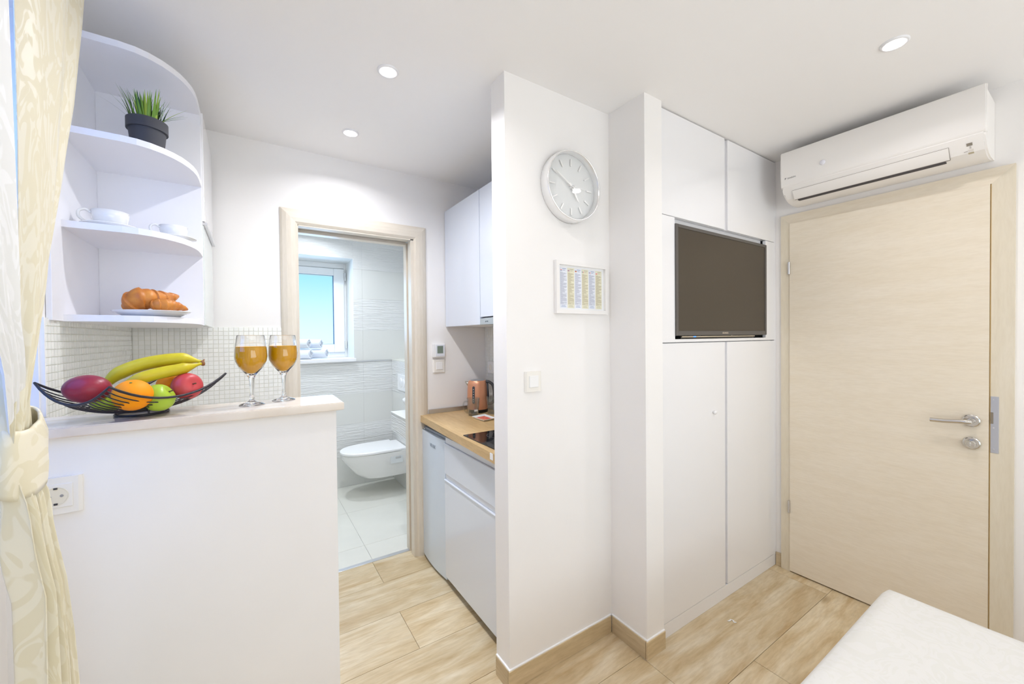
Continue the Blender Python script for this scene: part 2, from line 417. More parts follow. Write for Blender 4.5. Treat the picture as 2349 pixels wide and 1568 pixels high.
ceiling = S('ceiling', B((-.75, 2.8, -2.5, 4.4, H, H+.1)), ceil_m)

# left wall with the window recess beside the bar
wall_left = S('wall_left', B((-.75, XL, -2.5, .2, 0, H), (-.75, XL, .2, 1.5, 0, 1.162), (-.75, XL, .2, 1.5, 2.2, H), (-.75, XL, 1.5, 2.6, 0, H)), wall_m)
w2 = empty('window_2', (-.70, .85, 1.162), kind='structure')
obj('frame', B((-.72, -.66, .2, .27, 1.162, 2.2), (-.72, -.66, 1.43, 1.5, 1.187, 2.2), (-.72, -.66, .27, 1.43, 2.13, 2.2), (-.72, -.66, .27, 1.29, 1.162, 1.23), (-.72, -.66, .83, .88, 1.23, 2.13), bev=.004), white_plastic, w2)
obj('pane', B((-.695, -.69, .27, .83, 1.23, 2.13)), glass, w2); obj('pane', B((-.695, -.69, .88, 1.43, 1.23, 2.13)), glass, w2)
S('sky_blocker', B((-1.75, -1.65, -1.5, 3.5, -1, 4.5)), mat('sky_blocker_grey', srgb(190, 190, 186), .9))  # unseen slab, added to keep white sky light off the window recess
# low wall that carries the bar
wall_partition = S('wall_partition', B((XL, .218, 1.315, 1.48, 0, 1.163)), wall_m)
# wall with the bathroom door
DX0, DX1, DZ = .215, .875, 2.03
wall_far = S('wall_far', B((-.75, DX0, YF, 2.56, 0, H), (DX1, 1.5, YF, 2.56, 0, H), (DX0, DX1, YF, 2.56, DZ, H)), wall_m)
# middle wall: kitchen back wall, clock wall and pier
wall_middle = S('wall_middle', B((.83, 1.398, 1.30, 1.40, 0, H), (1.385, 1.5, 1.40, YF, 0, H), (1.398, 1.513, 1.10, 1.40, 0, H)), wall_m)
wall_wardrobe = S('wall_niche', B((1.5, 2.8, 1.72, 1.85, 0, H)), wall_m)
# wall with the entrance door
EY0, EY1, EZ = .285, 1.055, 2.02
wall_right = S('wall_right', B((XR, 2.8, -2.5, EY0, 0, H), (XR, 2.8, EY1, 1.72, 0, H), (XR, 2.8, EY0, EY1, EZ, H), (2.72, 2.8, EY0, EY1, 0, EZ)), wall_m)
wall_rear = S('wall_rear', B((-.75, -.2, -2.5, -2.42, 0, H), (2.4, 2.8, -2.5, -2.42, 0, H), (-.2, 2.4, -2.5, -2.42, 2.3, H)), wall_m)
w3 = empty('added_rear_window', (1.1, -2.46, 0), kind='structure')  # unseen window, added for the soft fill from behind the camera
obj('frame', B((-.2, -.12, -2.5, -2.42, 0, 2.3), (2.32, 2.4, -2.5, -2.42, 0, 2.3), (-.12, 2.32, -2.5, -2.42, 2.22, 2.3), (-.12, 2.32, -2.5, -2.42, 0, .08), (1.06, 1.14, -2.5, -2.42, .08, 2.22), bev=.004), white_plastic, w3)  # frame of the added rear window
obj('pane', B((-.12, 1.06, -2.465, -2.458, .08, 2.22)), glass, w3); obj('pane', B((1.14, 2.32, -2.465, -2.458, .08, 2.22)), glass, w3)  # panes of the added rear window

# skirting tiles: each run is one structure with its pieces
bz = .078
bb = empty('baseboard_middle', (.83, 1.30, 0), kind='structure')
obj('skirting_tile', B((.822, .8315, 1.302, 1.395, 0, bz), bev=.001, seg=1), skirt_y, bb)
obj('skirting_tile', B((.822, 1.387, 1.291, 1.30, 0, bz), bev=.001, seg=1), skirt_x, bb)
obj('skirting_tile', B((1.389, 1.398, 1.102, 1.291, 0, bz), bev=.001, seg=1), skirt_y, bb)
obj('skirting_tile', B((1.389, 1.513, 1.091, 1.10, 0, bz), bev=.001, seg=1), skirt_x, bb)
seal = mat('white_sealant', srgb(246, 246, 246), .7)
for q in ((.824, .8315, 1.300, 1.397), (.824, 1.392, 1.2945, 1.302), (1.3925, 1.400, 1.100, 1.296), (1.3925, 1.513, 1.0945, 1.102)):
    obj('sealant_bead', B((*q, bz-.001, bz+.005), bev=.001, seg=1), seal, bb)
bb = empty('baseboard_right', (XR, 1.1, 0), kind='structure')
obj('skirting_tile', B((XR-.009, XR, 1.093, 1.124, 0, bz), bev=.001, seg=1), skirt_y, bb)
obj('skirting_tile', B((XR-.009, XR, -2.4, .233, 0, bz), bev=.001, seg=1), skirt_y, bb)

# ------------------------------------------------ mosaic on far wall: nearest/largest as tile parts, rest as stuff
T = .0208; tb = B((0, T-.0018, -.0022, 0, 0, T-.0018), bev=.0006, seg=1)
tile_me = bpy.data.meshes.new('tile'); tb.to_mesh(tile_me); tb.free(); tile_me.materials.append(mosaic_m)
obj('mosaic_backing', B((XL, .142, YF-.004, YF, .85, 1.442)), grout_white, wall_far)
n = 0; stuff = bmesh.new()
cols, rows_ = int((.142-XL)/T), int((1.442-.86)/T)
for r in range(rows_):
    for c in range(cols-1, -1, -1):
        x0, z0 = .142-(cols-c)*T, 1.442-(r+1)*T
        if n < 300 and r < 17 and c >= 8:
            meshobj('tile', tile_me, (x0+.001, YF-.004, z0+.001), wall_far); n += 1
        else: box(stuff, x0+.001, x0+T-.001, YF-.0062, YF-.004, z0+.001, z0+T-.001)
obj('mosaic_tiles', stuff, mosaic_m, wall_far, kind='stuff')
# mosaic on left wall
obj('mosaic_backing', B((XL, XL+.004, 1.515, YF-.008, .85, 1.442)), grout_white, wall_left)
stuff = bmesh.new(); 
for r in range(28):
    for c in range(int((YF-.008-1.515)/T)):
        y0, z0 = YF-.008-(c+1)*T, 1.442-(r+1)*T
        box(stuff, XL+.004, XL+.0062, y0+.001, y0+T-.001, z0+.001, z0+T-.001)
obj('mosaic_tiles', stuff, mosaic_m, wall_left, kind='stuff')
obj('edge_strip', B((XL, XL+.009, 1.508, 1.516, 1.187, 1.442)), white_plastic, wall_left)
# mosaic on kitchen back wall
obj('mosaic_backing', B((1.381, 1.385, 1.40, YF, .89, 1.49)), grout_white, wall_middle)
stuff = bmesh.new()
for r in range(28):
    for c in range(int(1.03/T)):
        y0, z0 = YF-(c+1)*T, 1.48-(r+1)*T
        box(stuff, 1.3788, 1.381, y0+.001, y0+T-.001, z0+.001, z0+T-.001)
obj('mosaic_tiles', stuff, mosaic_m, wall_middle, kind='stuff')

# ------------------------------------------------ bathroom shell
BX0, BX1, BXW, BY0, BY1 = -.15, 1.172, 1.36, 2.56, 3.95
WX0, WX1, WZ0, WZ1 = .05, .819, 1.195, 2.125
bfloor = S('floor_bathroom', B((BX0-.1, 1.5, 2.53, 4.0, -.06, -.004)), grout_bath)
for (a, b_) in ((-.25, .021), (.021, .62), (.62, 1.22), (1.22, 1.45)):
    for (c, d) in ((2.55, 2.758), (2.758, 3.345), (3.345, 3.95)):
        obj('tile', B((a+.001, b_-.001, c+.001, d-.001, -.02, 0), bev=.0008, seg=1), bath_floor_m, bfloor, origin=(a, c, 0))
trim = S('trim_1', B((DX0, DX1, 2.522, 2.552, -.004, .003), bev=.001), satin)
wbf = S('wall_bathroom_far', B((BX0-.1, WX0-.0105, BY1+.012, 4.45, 0, H), (WX1+.0105, 1.5, BY1+.012, 4.45, 0, H), (WX0-.0105, WX1+.0105, BY1+.012, 4.45, 0, WZ0-.030), (WX0-.0105, WX1+.0105, BY1+.012, 4.45, WZ1+.0105, H)), grout_bath)
bands = [(0, .28, 0), (.28, .579, 1), (.579, .861, 0), (.861, 1.160, 1), (1.168, 1.457, 0), (1.457, 1.752, 1), (1.752, 2.03, 0), (2.03, H, 1)]
def clipwin(x0, x1, z0, z1):
    if x1 <= WX0 or x0 >= WX1 or z1 <= WZ0 or z0 >= WZ1: return [(x0, x1, z0, z1)]
    out = []
    if x0 < WX0: out.append((x0, WX0, z0, z1))
    if x1 > WX1: out.append((WX1, x1, z0, z1))
    a, b_ = max(x0, WX0), min(x1, WX1)
    if z0 < WZ0: out.append((a, b_, z0, WZ0))
    if z1 > WZ1: out.append((a, b_, WZ1, z1))
    return out
for z0, z1, rel in bands:
    for x0, x1 in ((BX0, .3), (.3, .9), (.9, BX1 if z0 < 1.16 else BXW)):
        for q in clipwin(x0, x1, z0, z1):
            obj('tile', B((q[0]+.0003, q[1]-.0003, BY1, BY1+.012, q[2]+.0004, q[3]-.0004), bev=.0003, seg=1), relief_m if rel else smooth_tile, wbf)
# window reveal lining
obj('reveal', B((WX1, WX1+.0105, BY1+.0118, 4.36, WZ0-.03, WZ1+.0105), (WX0-.0105, WX0, BY1+.0118, 4.36, WZ0-.03, WZ1+.0105), (WX0, WX1, BY1+.0118, 4.36, WZ1, WZ1+.0105)), smooth_tile, wbf)
wbr = S('wall_bathroom_right', B((BX1+.012, 1.5, BY0, 4.0, 0, 1.16), (BXW+.012, 1.5, BY0, 4.0, 1.16, H)), grout_bath)
for z0, z1, rel in bands:
    X = BX1 if z0 < 1.16 else BXW
    for y0, y1 in ((BY0, 2.76), (2.76, 3.36), (3.36, BY1)):
        obj('tile', B((X, X+.012, y0+.0003, y1-.0003, z0+.0004, z1-.0004), bev=.0003, seg=1), relief_m if rel else smooth_tile, wbr)
obj('ledge', B((BX1, BXW, BY0, BY1, 1.160, 1.170), bev=.001), bath_floor_m, wbr)
S('wall_bathroom_left', B((BX0-.1, BX0, BY0, 4.0, 0, H)), smooth_tile)
S('trim_2', B((WX0-.06, BX1, BY1-.006, BY1+.004, 1.160, 1.168)), satin)

# bathroom window
win = empty('window_1', (.43, 4.30, WZ0), kind='structure')
obj('sill', B((WX0, WX1+.012, BY1-.035, 4.27, WZ0-.028, WZ0), bev=.003), matt_white, win)
fr = obj('frame', B((WX0, WX0+.05, 4.27, 4.34, WZ0, WZ1), (WX1-.022, WX1, 4.27, 4.34, WZ0, WZ1), (WX0+.05, WX1-.022, 4.27, 4.34, WZ1-.05, WZ1), (WX0+.05, WX1-.022, 4.27, 4.34, WZ0, WZ0+.049), bev=.003), white_plastic, win)
sa = obj('sash', B((.10, .185, 4.252, 4.33, 1.245, 2.07), (.70, .797, 4.252, 4.33, 1.245, 2.07), (.185, .70, 4.252, 4.33, 2.0, 2.07), (.185, .70, 4.252, 4.33, 1.245, 1.325), bev=.005), white_plastic, win)
obj('gasket', B((.695, .701, 4.262, 4.28, 1.325, 2.0), (.185, .7, 4.262, 4.28, 1.998, 2.003), (.185, .7, 4.262, 4.28, 1.322, 1.327)), mat('blue_grey_gasket', srgb(70, 120, 170), .5), sa)
frost = bpy.data.materials.new('frosted_glass'); frost.use_nodes = True
ft, fb = nodes_of(frost)
fb.inputs['Base Color'].default_value = (.97, 1, 1, 1); fb.inputs['Transmission Weight'].default_value = 1; fb.inputs['Roughness'].default_value = .32; fb.inputs['IOR'].default_value = 1.3
obj('pane', B((.18, .702, 4.288, 4.296, 1.32, 2.005)), frost, win)
for z in (1.28, 1.955):
    obj('hinge', B((.800, .812, 4.242, 4.272, z, z+.075), bev=.003), white_plastic, win)

# ------------------------------------------------ door_2: bathroom opening with casings and jambs
d2 = empty('door_2', (.55, YF, 0), kind='structure')
def casing_profile(w, t=.022):
    return [(0, 0), (0, -.006), (w*.12, -t*.62), (w*.35, -t*.92), (w*.6, -t), (w*.85, -t*.9), (w, -t*.55), (w, 0)]
def casing_run(name, p0, p1, inward, m, parent, w=.082, t=.022, plane='Y', miter0=0, miter1=0):
    """profile swept from p0 to p1 (outer edge line), widening towards inward; mitred ends"""
    p0, p1 = Vector(p0), Vector(p1); d = (p1-p0).normalized(); inn = Vector(inward)
    out = Vector((0, 1, 0)) if plane == 'Y' else Vector((1, 0, 0))
    bm = bmesh.new(); A = []; Bq = []
    for (a, b_) in casing_profile(w, t):
        A.append(bm.verts.new(p0 + inn*a + out*b_ + d*a*miter0)); Bq.append(bm.verts.new(p1 + inn*a + out*b_ - d*a*miter1))
    bm.faces.new(A); bm.faces.new(list(reversed(Bq)))
    for i in range(len(A)):
        j = (i+1) % len(A); bm.faces.new((A[i], Bq[i], Bq[j], A[j]))
    return obj(name, bm, m, parent)
cx0, cx1, cz = .142, .948, 2.078
casing_run('casing', (cx0, YF, 0), (cx0, YF, cz), (1, 0, 0), case2, d2, miter1=1)
casing_run('casing', (cx1, YF, 0), (cx1, YF, cz), (-1, 0, 0), case2, d2, miter1=1)
casing_run('casing', (cx0, YF, cz), (cx1, YF, cz), (0, 0, -1), case2x, d2, miter0=1, miter1=1)
obj('jamb', B((DX0, DX0+.012, YF-.012, 2.565, 0, 1.99), bev=.001), case2, d2)
obj('jamb', B((.848, DX1, YF-.010, 2.487, 0, 1.988), bev=.002), case2, d2)
obj('jamb', B((.848, DX1, 2.522, 2.575, 0, 1.988), bev=.002), case2, d2)
obj('pocket_groove', B((.864, DX1, 2.487, 2.522, 0, 1.988)), mat('shadow_brown_groove', srgb(190, 172, 150), .6), d2)
obj('head_jamb', B((DX0+.012, .848, YF-.010, 2.487, 1.988, DZ), (DX0+.012, .848, 2.522, 2.575, 1.975, DZ), bev=.002), case2x, d2)
obj('track', B((DX0+.012, .848, 2.487, 2.522, 1.995, DZ)), satin, d2)

# ------------------------------------------------ door_1: entrance door
d1 = empty('door_1', (XR, .67, 0), kind='structure')
def flat_casing(poly, t0, t1, m): bm = bmesh.new(); prism(bm, poly, 'X', t0, t1); return obj('casing', bm, m, d1)
flat_casing([(1.092, 0), (1.092, 2.066), (1.046, 2.014), (1.046, 0)], XR-.016, XR+.004, case_wood)
flat_casing([(.234, 0), (.297, 0), (.297, 2.002), (.234, 2.066)], XR-.016, XR+.004, case_wood)
flat_casing([(1.092, 2.066), (.234, 2.066), (.297, 2.002), (1.046, 2.014)], XR-.016, XR+.004, door_wood)
obj('jamb', B((XR, 2.72, EY0, .2965, 0, EZ), (XR, 2.72, 1.047, EY1, 0, EZ), (XR, 2.72, .2965, 1.047, 2.0125, EZ)), case_wood, d1)
bm = bmesh.new(); prism(bm, [(.301, .008), (1.0445, .008), (1.0445, 2.0138), (.301, 2.0022)], 'X', XR-.022, XR+.02); leaf = obj('door_leaf', bm, door_wood, d1)
obj('edge_strip', B((XR-.012, XR+.01, .2972, .3005, .008, 2.002)), mat('yellow_oak_edge', srgb(214, 186, 130), .5), d1)
for z in (.345, 1.725):
    bm = bmesh.new(); tube(bm, [(XR-.024, 1.0475, z), (XR-.024, 1.0475, z+.07)], .0058, 12); obj('hinge', bm, satin, d1, smooth=True, angle=40)
xs = XR-.022
bm = bmesh.new(); lathe(bm, [(0, 0), (.026, 0), (.026, .006), (.023, .0085), (.012, .0085), (.0105, .012), (.0105, .052), (0, .052)], (xs, .349, .999), 32, (-1, 0, 0))
hd = obj('handle', bm, chrome, leaf, smooth=True, angle=35)
bm = bmesh.new(); tube(bm, catmull([(xs-.046, .345, .999), (xs-.050, .358, .998), (xs-.050, .375, .997), (xs-.048, .42, .992), (xs-.046, .466, .990)], 5), .0092, 14); obj('lever', bm, chrome, hd if False else leaf, smooth=True, angle=50)
bm = bmesh.new(); lathe(bm, [(0, 0), (.026, 0), (.026, .006), (.023, .0085), (.013, .0085), (.013, .012), (.0150, .013), (.0150, .030), (.0135, .032), (0, .032)], (xs, .348, .902), 32, (-1, 0, 0))
box(bm, xs-.040, xs-.030, .3455, .3505, .892, .912, bev=.002)
obj('lock_thumbturn', bm, chrome, leaf, smooth=True, angle=35)
st = obj('strike_plate', B((XR-.0185, XR-.0155, .274, .2965, .872, 1.110), bev=.001), mat('grey_painted_steel', srgb(188, 190, 198), .35, metal=.4), d1)
obj('latch_slot', B((XR-.0195, XR-.018, .289, .2968, .995, 1.043)), mat('latch_brown_metal', srgb(150, 140, 125), .4, metal=.6), st)
for z in (.888, 1.097, .978):
    bm = bmesh.new(); lathe(bm, [(0, 0), (.0026, 0), (.0026, .0012), (0, .0016)], (XR-.0185, .288, z), 12, (-1, 0, 0)); obj('screw', bm, satin, st)

# ================================================================== DOWNLIGHTS
glow = mat('lit_led_lens', (1, 1, 1, 1), .5, emit=(1, 1, 1, 1), emit_s=14)
ring_m = mat('white_lamp_ring', srgb(236, 236, 238), .3)
def downlight(x, y, power, color, label, rad=.040, r2_=.026):
    t = empty('ceiling_downlight', (x, y, H), label, 'light', 'recessed ceiling downlights')
    bm = bmesh.new(); lathe(bm, [(r2_, -.001), (r2_+.002, -.005), (rad-.004, -.006), (rad, -.002), (rad, 0)], (x, y, H), 36); obj('ring', bm, ring_m, t, smooth=True)
    bm = bmesh.new(); lathe(bm, [(0, -.0125), (r2_*.5, -.0115), (r2_*.85, -.0085), (r2_, -.004)], (x, y, H), 32); obj('lens', bm, glow, t, smooth=True)
    l = bpy.data.lights.new('downlight_beam', 'AREA'); l.shape = 'DISK'; l.size = .06; l.energy = power; l.color = color; l.spread = math.radians(150)
    o = bpy.data.objects.new('downlight_beam', l); COL.objects.link(o); o.parent = t; o.location = (0, 0, -.016); o.visible_camera = False
downlight(.458, 1.541, KIT_W*1.2, KIT_C, 'round recessed ceiling downlight, the larger one over the kitchen above the bar')
downlight(.434, 2.10, KIT_W*.5, KIT_C, 'round recessed ceiling downlight close to the bathroom doorway', )
downlight(1.913, .44, ROOM_W, ROOM_C, 'round recessed ceiling downlight in front of the air conditioner')
for x, y, w in ((.47, .95, 'in front of the low wall and its bar'), (1.913, -.75, 'above the bed on the entrance door side'), (.47, -.75, 'above the bed on the window side')):
    downlight(x, y, ROOM_W, ROOM_C, 'round recessed ceiling downlight '+w)
downlight(.42, 3.55, BATH_W, BATH_C, 'round recessed bathroom downlight in front of the window')
downlight(.75, 2.9, BATH_W*.5, BATH_C, 'round recessed bathroom downlight above the vanity shelf')

# ================================================================== BAR TOP
stone = mat('polished_cream_stone', srgb(232, 222, 210), .07, coat=.3, noise=(9, .06, (1, 4, 1), srgb(222, 208, 192)))
bm = bmesh.new()
prism(bm, [(-.655, 1.297), (.238, 1.297), (.238, 1.488), (.232, 1.494), (-.655, 1.494)], 'Z', 1.163, 1.187)
bmesh.ops.bevel(bm, geom=[e_ for e_ in bm.edges if abs(e_.verts[0].co.z-e_.verts[1].co.z) < 1e-6], offset=.0025, segments=2, affect='EDGES')
obj('bar_counter', bm, stone, label='polished cream stone bar top on the low white wall', cat='counter', origin=(-.1, 1.40, 1.163))

# socket on the low wall
def sock(loc, label):
    x, y, z = loc
    t = empty('wall_socket', (x, y, z), label, 'socket')
    bm = bmesh.new(); prism(bm, [(x-.041, y), (x+.041, y), (x+.041, y-.004), (x+.035, y-.0085), (x-.035, y-.0085), (x-.041, y-.004)], 'Z', z-.041, z+.041); obj('cover_plate', bm, ivory, t)
    bm = bmesh.new(); box(bm, x-.0265, x+.0265, y-.0105, y-.008, z-.0265, z+.0265, bev=.001); obj('insert', bm, ivory, t)
    bm = bmesh.new(); lathe(bm, [(.0205, 0), (.0205, .0012), (.0192, .0012), (.0185, .0004), (0, .0004)], (x, y-.0104, z), 32, (0, -1, 0)); ins = obj('cup', bm, mat('ivory_cup', srgb(232, 226, 208), .4), t, smooth=True, angle=30)
    for dx in (-.0095, .0095):
        bm = bmesh.new(); lathe(bm, [(0, 0), (.003, 0), (.003, .0010), (0, .0010)], (x+dx, y-.0107, z), 12, (0, -1, 0)); obj('pin_hole', bm, mat('pin_grey', srgb(150, 150, 150), .4), ins)
    for dz in (-.0175, .0175):
        bm = bmesh.new(); box(bm, x-.003, x+.003, y-.0125, y-.0105, z+dz-.002, z+dz+.002); obj('earth_clip', bm, dark_plastic, ins)
sock((-.3675, 1.315, 1.033), 'ivory wall socket low on the half wall behind the curtain edge')

# ================================================================== OPEN CORNER SHELF + WALL CABINET ON THE LEFT
shelf_m = mat('cool_white_melamine', srgb(237, 237, 241), .45)
sh = empty('corner_shelf', (-.30, 1.78, 1.436), 'tall white open wall shelf with curved boards above the bar', 'shelf')
XS = XL+.001
obj('back_panel', B((XS, XS+.012, 1.548, 1.965, 1.436, 2.263), bev=.001), shelf_m, sh)
obj('end_panel', B((XS+.012, -.146, 1.949, 1.967, 1.436, 2.263), bev=.001), shelf_m, sh)
def board_outline():
    return [(XS+.012, 1.949), (XS+.012, 1.622), (-.31, 1.622), (-.275, 1.627), (-.246, 1.640), (-.218, 1.662), (-.196, 1.688), (-.178, 1.717), (-.165, 1.748), (-.155, 1.782), (-.149, 1.818), (-.1465, 1.86), (-.146, 1.949)]
for z in (1.436, 1.700, 1.968, 2.243):
    bm = bmesh.new(); prism(bm, board_outline(), 'Z', z, z+.019); obj('shelf_board', bm, shelf_m, sh)
cb = empty('wall_cabinet', (-.30, 2.2, 1.436), 'white gloss wall cabinet with frosted lower flap beside the curved shelf', 'cabinet')
obj('body', B((XS, -.158, 1.968, 2.40, 1.436, 2.263), bev=.001), shelf_m, cb)
dr = obj('door', B((-.158, -.140, 1.970, 2.40, 1.842, 2.263), bev=.001), gloss_white, cb)
obj('handle', B((-.158, -.132, 1.970, 2.40, 1.828, 1.840), bev=.001), satin, dr)
obj('glass_flap', B((-.156, -.143, 1.970, 2.40, 1.438, 1.826), bev=.001), mat('frosted_green_white_glass', srgb(226, 233, 230), .12), cb)

# cups, saucers
ceramic = mat('white_glazed_ceramic', srgb(230, 230, 228), .14, coat=.3)
def cup(x, y, z, s, hang, label):
    t = empty('coffee_cup', (x, y, z), label, 'cup', 'white cups on the middle shelf')
    bm = bmesh.new(); R_ = .050*s; h = .058*s
    prof = [(0, .004), (R_*.55, .0), (R_*.62, .002), (R_*.84, h*.25), (R_*.97, h*.62), (R_, h), (R_-.003, h), (R_*.93, h*.62), (R_*.80, h*.28), (R_*.5, .006), (0, .006)]
    lathe(bm, prof, (x, y, z), 36); obj('body', bm, ceramic, t, smooth=True)
    bm = bmesh.new(); d = Vector((math.cos(hang), math.sin(hang), 0)); c = Vector((x, y, z))
    pts = [c+d*(R_*.95)+Vector((0, 0, h*.82)), c+d*(R_*1.25)+Vector((0, 0, h*.97)), c+d*(R_*1.55)+Vector((0, 0, h*.82)), c+d*(R_*1.55)+Vector((0, 0, h*.5)), c+d*(R_*1.25)+Vector((0, 0, h*.24)), c+d*(R_*.82)+Vector((0, 0, h*.12))]
    tube(bm, catmull(pts, 5), .0045*s, 10); obj('handle', bm, ceramic, t, smooth=True)
def saucer(x, y, z, r, label):
    bm = bmesh.new(); lathe(bm, [(0, .002), (r*.5, .001), (r*.55, 0), (r*.6, .002), (r, .011), (r, .013), (r*.62, .006), (r*.5, .005), (0, .0055)], (x, y, z), 40)
    obj('saucer', bm, ceramic, smooth=True, origin=(x, y, z), label=label, cat='saucer', group='white saucers on the middle shelf')
zs2 = 1.719
saucer(-.352, 1.708, zs2, .068, 'white saucer under the cup nearer the curtain'); cup(-.352, 1.708, zs2+.0057, .86, math.radians(195), 'white coffee cup nearer the curtain on the middle shelf')
saucer(-.212, 1.785, zs2, .062, 'white saucer under the cup beside the shelf end panel'); cup(-.212, 1.785, zs2+.0057, .76, math.radians(195), 'white coffee cup beside the end panel of the shelf')

# plate with croissants
pz = 1.455
bm = bmesh.new(); px, py = -.262, 1.735
lathe(bm, [(0, .002), (.060, .0), (.066, .001), (.085, .010), (.098, .018), (.0985, .0195), (.084, .013), (.066, .005), (0, .0045)], (px, py, pz), 48)
obj('dessert_plate', bm, ceramic, smooth=True, origin=(px, py, pz), label='white plate holding two croissants on the lowest shelf', cat='plate')
crust = mat('baked_crust', srgb(214, 142, 62), .42, noise=(26, .0, (1, 1, 1), srgb(178, 100, 34)), bump=(60, .35))
def croissant(path, R_, label, squash=(1, 1)):
    pts = catmull(path, 12); N = len(pts); rad = []
    for i in range(N):
        u = i/(N-1); env = math.sin(PI*min(max(u*.94+.03, 0), 1)**.72)**.8
        seg = (u*7) % 1.0; dirn = seg if u < .5 else 1-seg
        rad.append(R_*(env*(.86+.19*dirn)+.05))
    bm = bmesh.new(); tube(bm, pts, rad, 20, squash=squash)
    obj('croissant', bm, crust, smooth=True, angle=60, origin=pts[N//2], label=label, cat='croissant', group='croissants on the plate')
croissant([(-.305, 1.735, 1.480), (-.303, 1.712, 1.497), (-.284, 1.70, 1.511), (-.256, 1.715, 1.512), (-.230, 1.745, 1.520), (-.205, 1.785, 1.531)], .0345, 'larger croissant propped up on the other one, its tip raised')
croissant([(-.258, 1.676, 1.488), (-.240, 1.674, 1.492), (-.218, 1.684, 1.493), (-.195, 1.704, 1.490), (-.174, 1.730, 1.483)], .0200, 'smaller croissant lying flat at the plate rim')

# grass plant
pl = empty('potted_grass', (-.268, 1.745, 1.987), 'artificial grass plant in a dark grey plastic pot on upper shelf', 'plant')
pot_m = mat('matt_charcoal_pot', srgb(66, 67, 74), .6)
bm = bmesh.new(); zc = 1.987
lathe(bm, [(0, 0), (.040, 0), (.047, .070), (.047, .072), (.0525, .072), (.0525, .104), (.0495, .104), (.0495, .090), (0, .090)], (-.268, 1.745, zc), 40); obj('pot', bm, pot_m, pl, smooth=True, angle=35)
leaf_ms = [mat('grass_green_'+k, a, .45, noise=(12, 0, (1, 1, .3), b_)) for k, a, b_ in (('dark', srgb(74, 118, 58), srgb(44, 84, 48)), ('mid', srgb(120, 160, 48), srgb(84, 128, 44)), ('bright', srgb(166, 190, 56), srgb(128, 160, 44)))]
def blade(az, h, lean, droop, w, m):
    bm = bmesh.new(); r0 = rnd.uniform(.002, .036)
    base = Vector((-.268+r0*math.cos(az), 1.745+r0*math.sin(az), zc+.087)); d = Vector((math.cos(az), math.sin(az), 0)); s = Vector((-math.sin(az), math.cos(az), 0))
    prev = None
    for i in range(8):
        u = i/7
        p = base + d*(lean*u+droop*u*u) + Vector((0, 0, h*(u-.35*droop/.1*u*u*.4)))
        ww = w*(1-u**1.6)*.5+.0002
        a, b_, c = bm.verts.new(p-s*ww), bm.verts.new(p+d*ww*.35), bm.verts.new(p+s*ww)
        if prev:
            bm.faces.new((prev[0], a, b_, prev[1])); bm.faces.new((prev[1], b_, c, prev[2]))
        prev = (a, b_, c)
    obj('leaf', bm, m, pl, smooth=True)
for i in range(74):
    az = rnd.uniform(0, 2*PI); q = rnd.random()
    blade(az, rnd.uniform(.075, .128), rnd.uniform(.0, .028), rnd.uniform(.0, .022), rnd.uniform(.007, .012), leaf_ms[0 if q < .38 else (1 if q < .75 else 2)])
for az, h, ln, dr_, w in ((2.6, .10, .045, .045, .005), (2.9, .09, .05, .05, .004), (2.75, .12, .03, .05, .005), (.15, .075, .045, .05, .0045), (.0, .06, .05, .045, .004), (-.3, .055, .045, .05, .0035), (.5, .10, .03, .035, .006), (2.4, .125, .03, .03, .006), (-.1, .085, .05, .035, .005)):
    blade(az, h, ln, dr_, w, leaf_ms[rnd.randrange(3)])

# ================================================================== FRUIT BOWL AND FRUIT
wire = mat('black_lacquered_wire', srgb(52, 50, 56), .4, metal=.3)
cl, cr_, cf = Vector((-.416, 1.375, 1.284)), Vector((-.061, 1.450, 1.280)), Vector((-.263, 1.235, 1.277))
ck = cl+cr_-cf; ck.z = 1.280
ctr = (cl+cr_)/2; zb = 1.196
def P(u, v):   # u: left->front edge parameter, v: across to the back-right edge
    a = cl.lerp(cf, u); b_ = ck.lerp(cr_, u); q = a.lerp(b_, v)
    p_, q_ = 2*u-1, 2*v-1
    hgt = (1-((1-p_*p_)*(1-q_*q_))**.6)*.25 + .42*(abs(p_)**2.4+abs(q_)**2.4)*.5 + .33*(p_*p_*q_*q_)
    return Vector((q.x, q.y, zb+(q.z-zb)*hgt))
bw = empty('wire_fruit_bowl', (ctr.x, ctr.y, 1.187), 'black wire fruit bowl with four raised corners on the bar', 'bowl')
rim = [P(t/14, 0) for t in range(14)]+[P(1, t/14) for t in range(14)]+[P(1-t/14, 1) for t in range(14)]+[P(0, 1-t/14) for t in range(14)]
bm = bmesh.new(); tube(bm, rim, .0030, 8, closed=True); obj('rim', bm, wire, bw, smooth=True)
for i in range(1, 21):
    bm = bmesh.new(); tube(bm, [P(i/21, t/16) for t in range(17)], .0014, 6); obj('wire', bm, wire, bw, smooth=True)
bm = bmesh.new(); tube(bm, [(ctr.x+.052*math.cos(a*PI/16), ctr.y+.052*math.sin(a*PI/16), 1.1905) for a in range(32)], .0032, 8, closed=True)
obj('foot_ring', bm, wire, bw, smooth=True)
for a in range(4):
    an = a*PI/2+.4; bm = bmesh.new(); tube(bm, [(ctr.x+.052*math.cos(an), ctr.y+.052*math.sin(an), 1.190), (ctr.x+.05*math.cos(an), ctr.y+.05*math.sin(an), 1.202)], .002, 6); obj('strut', bm, wire, bw)

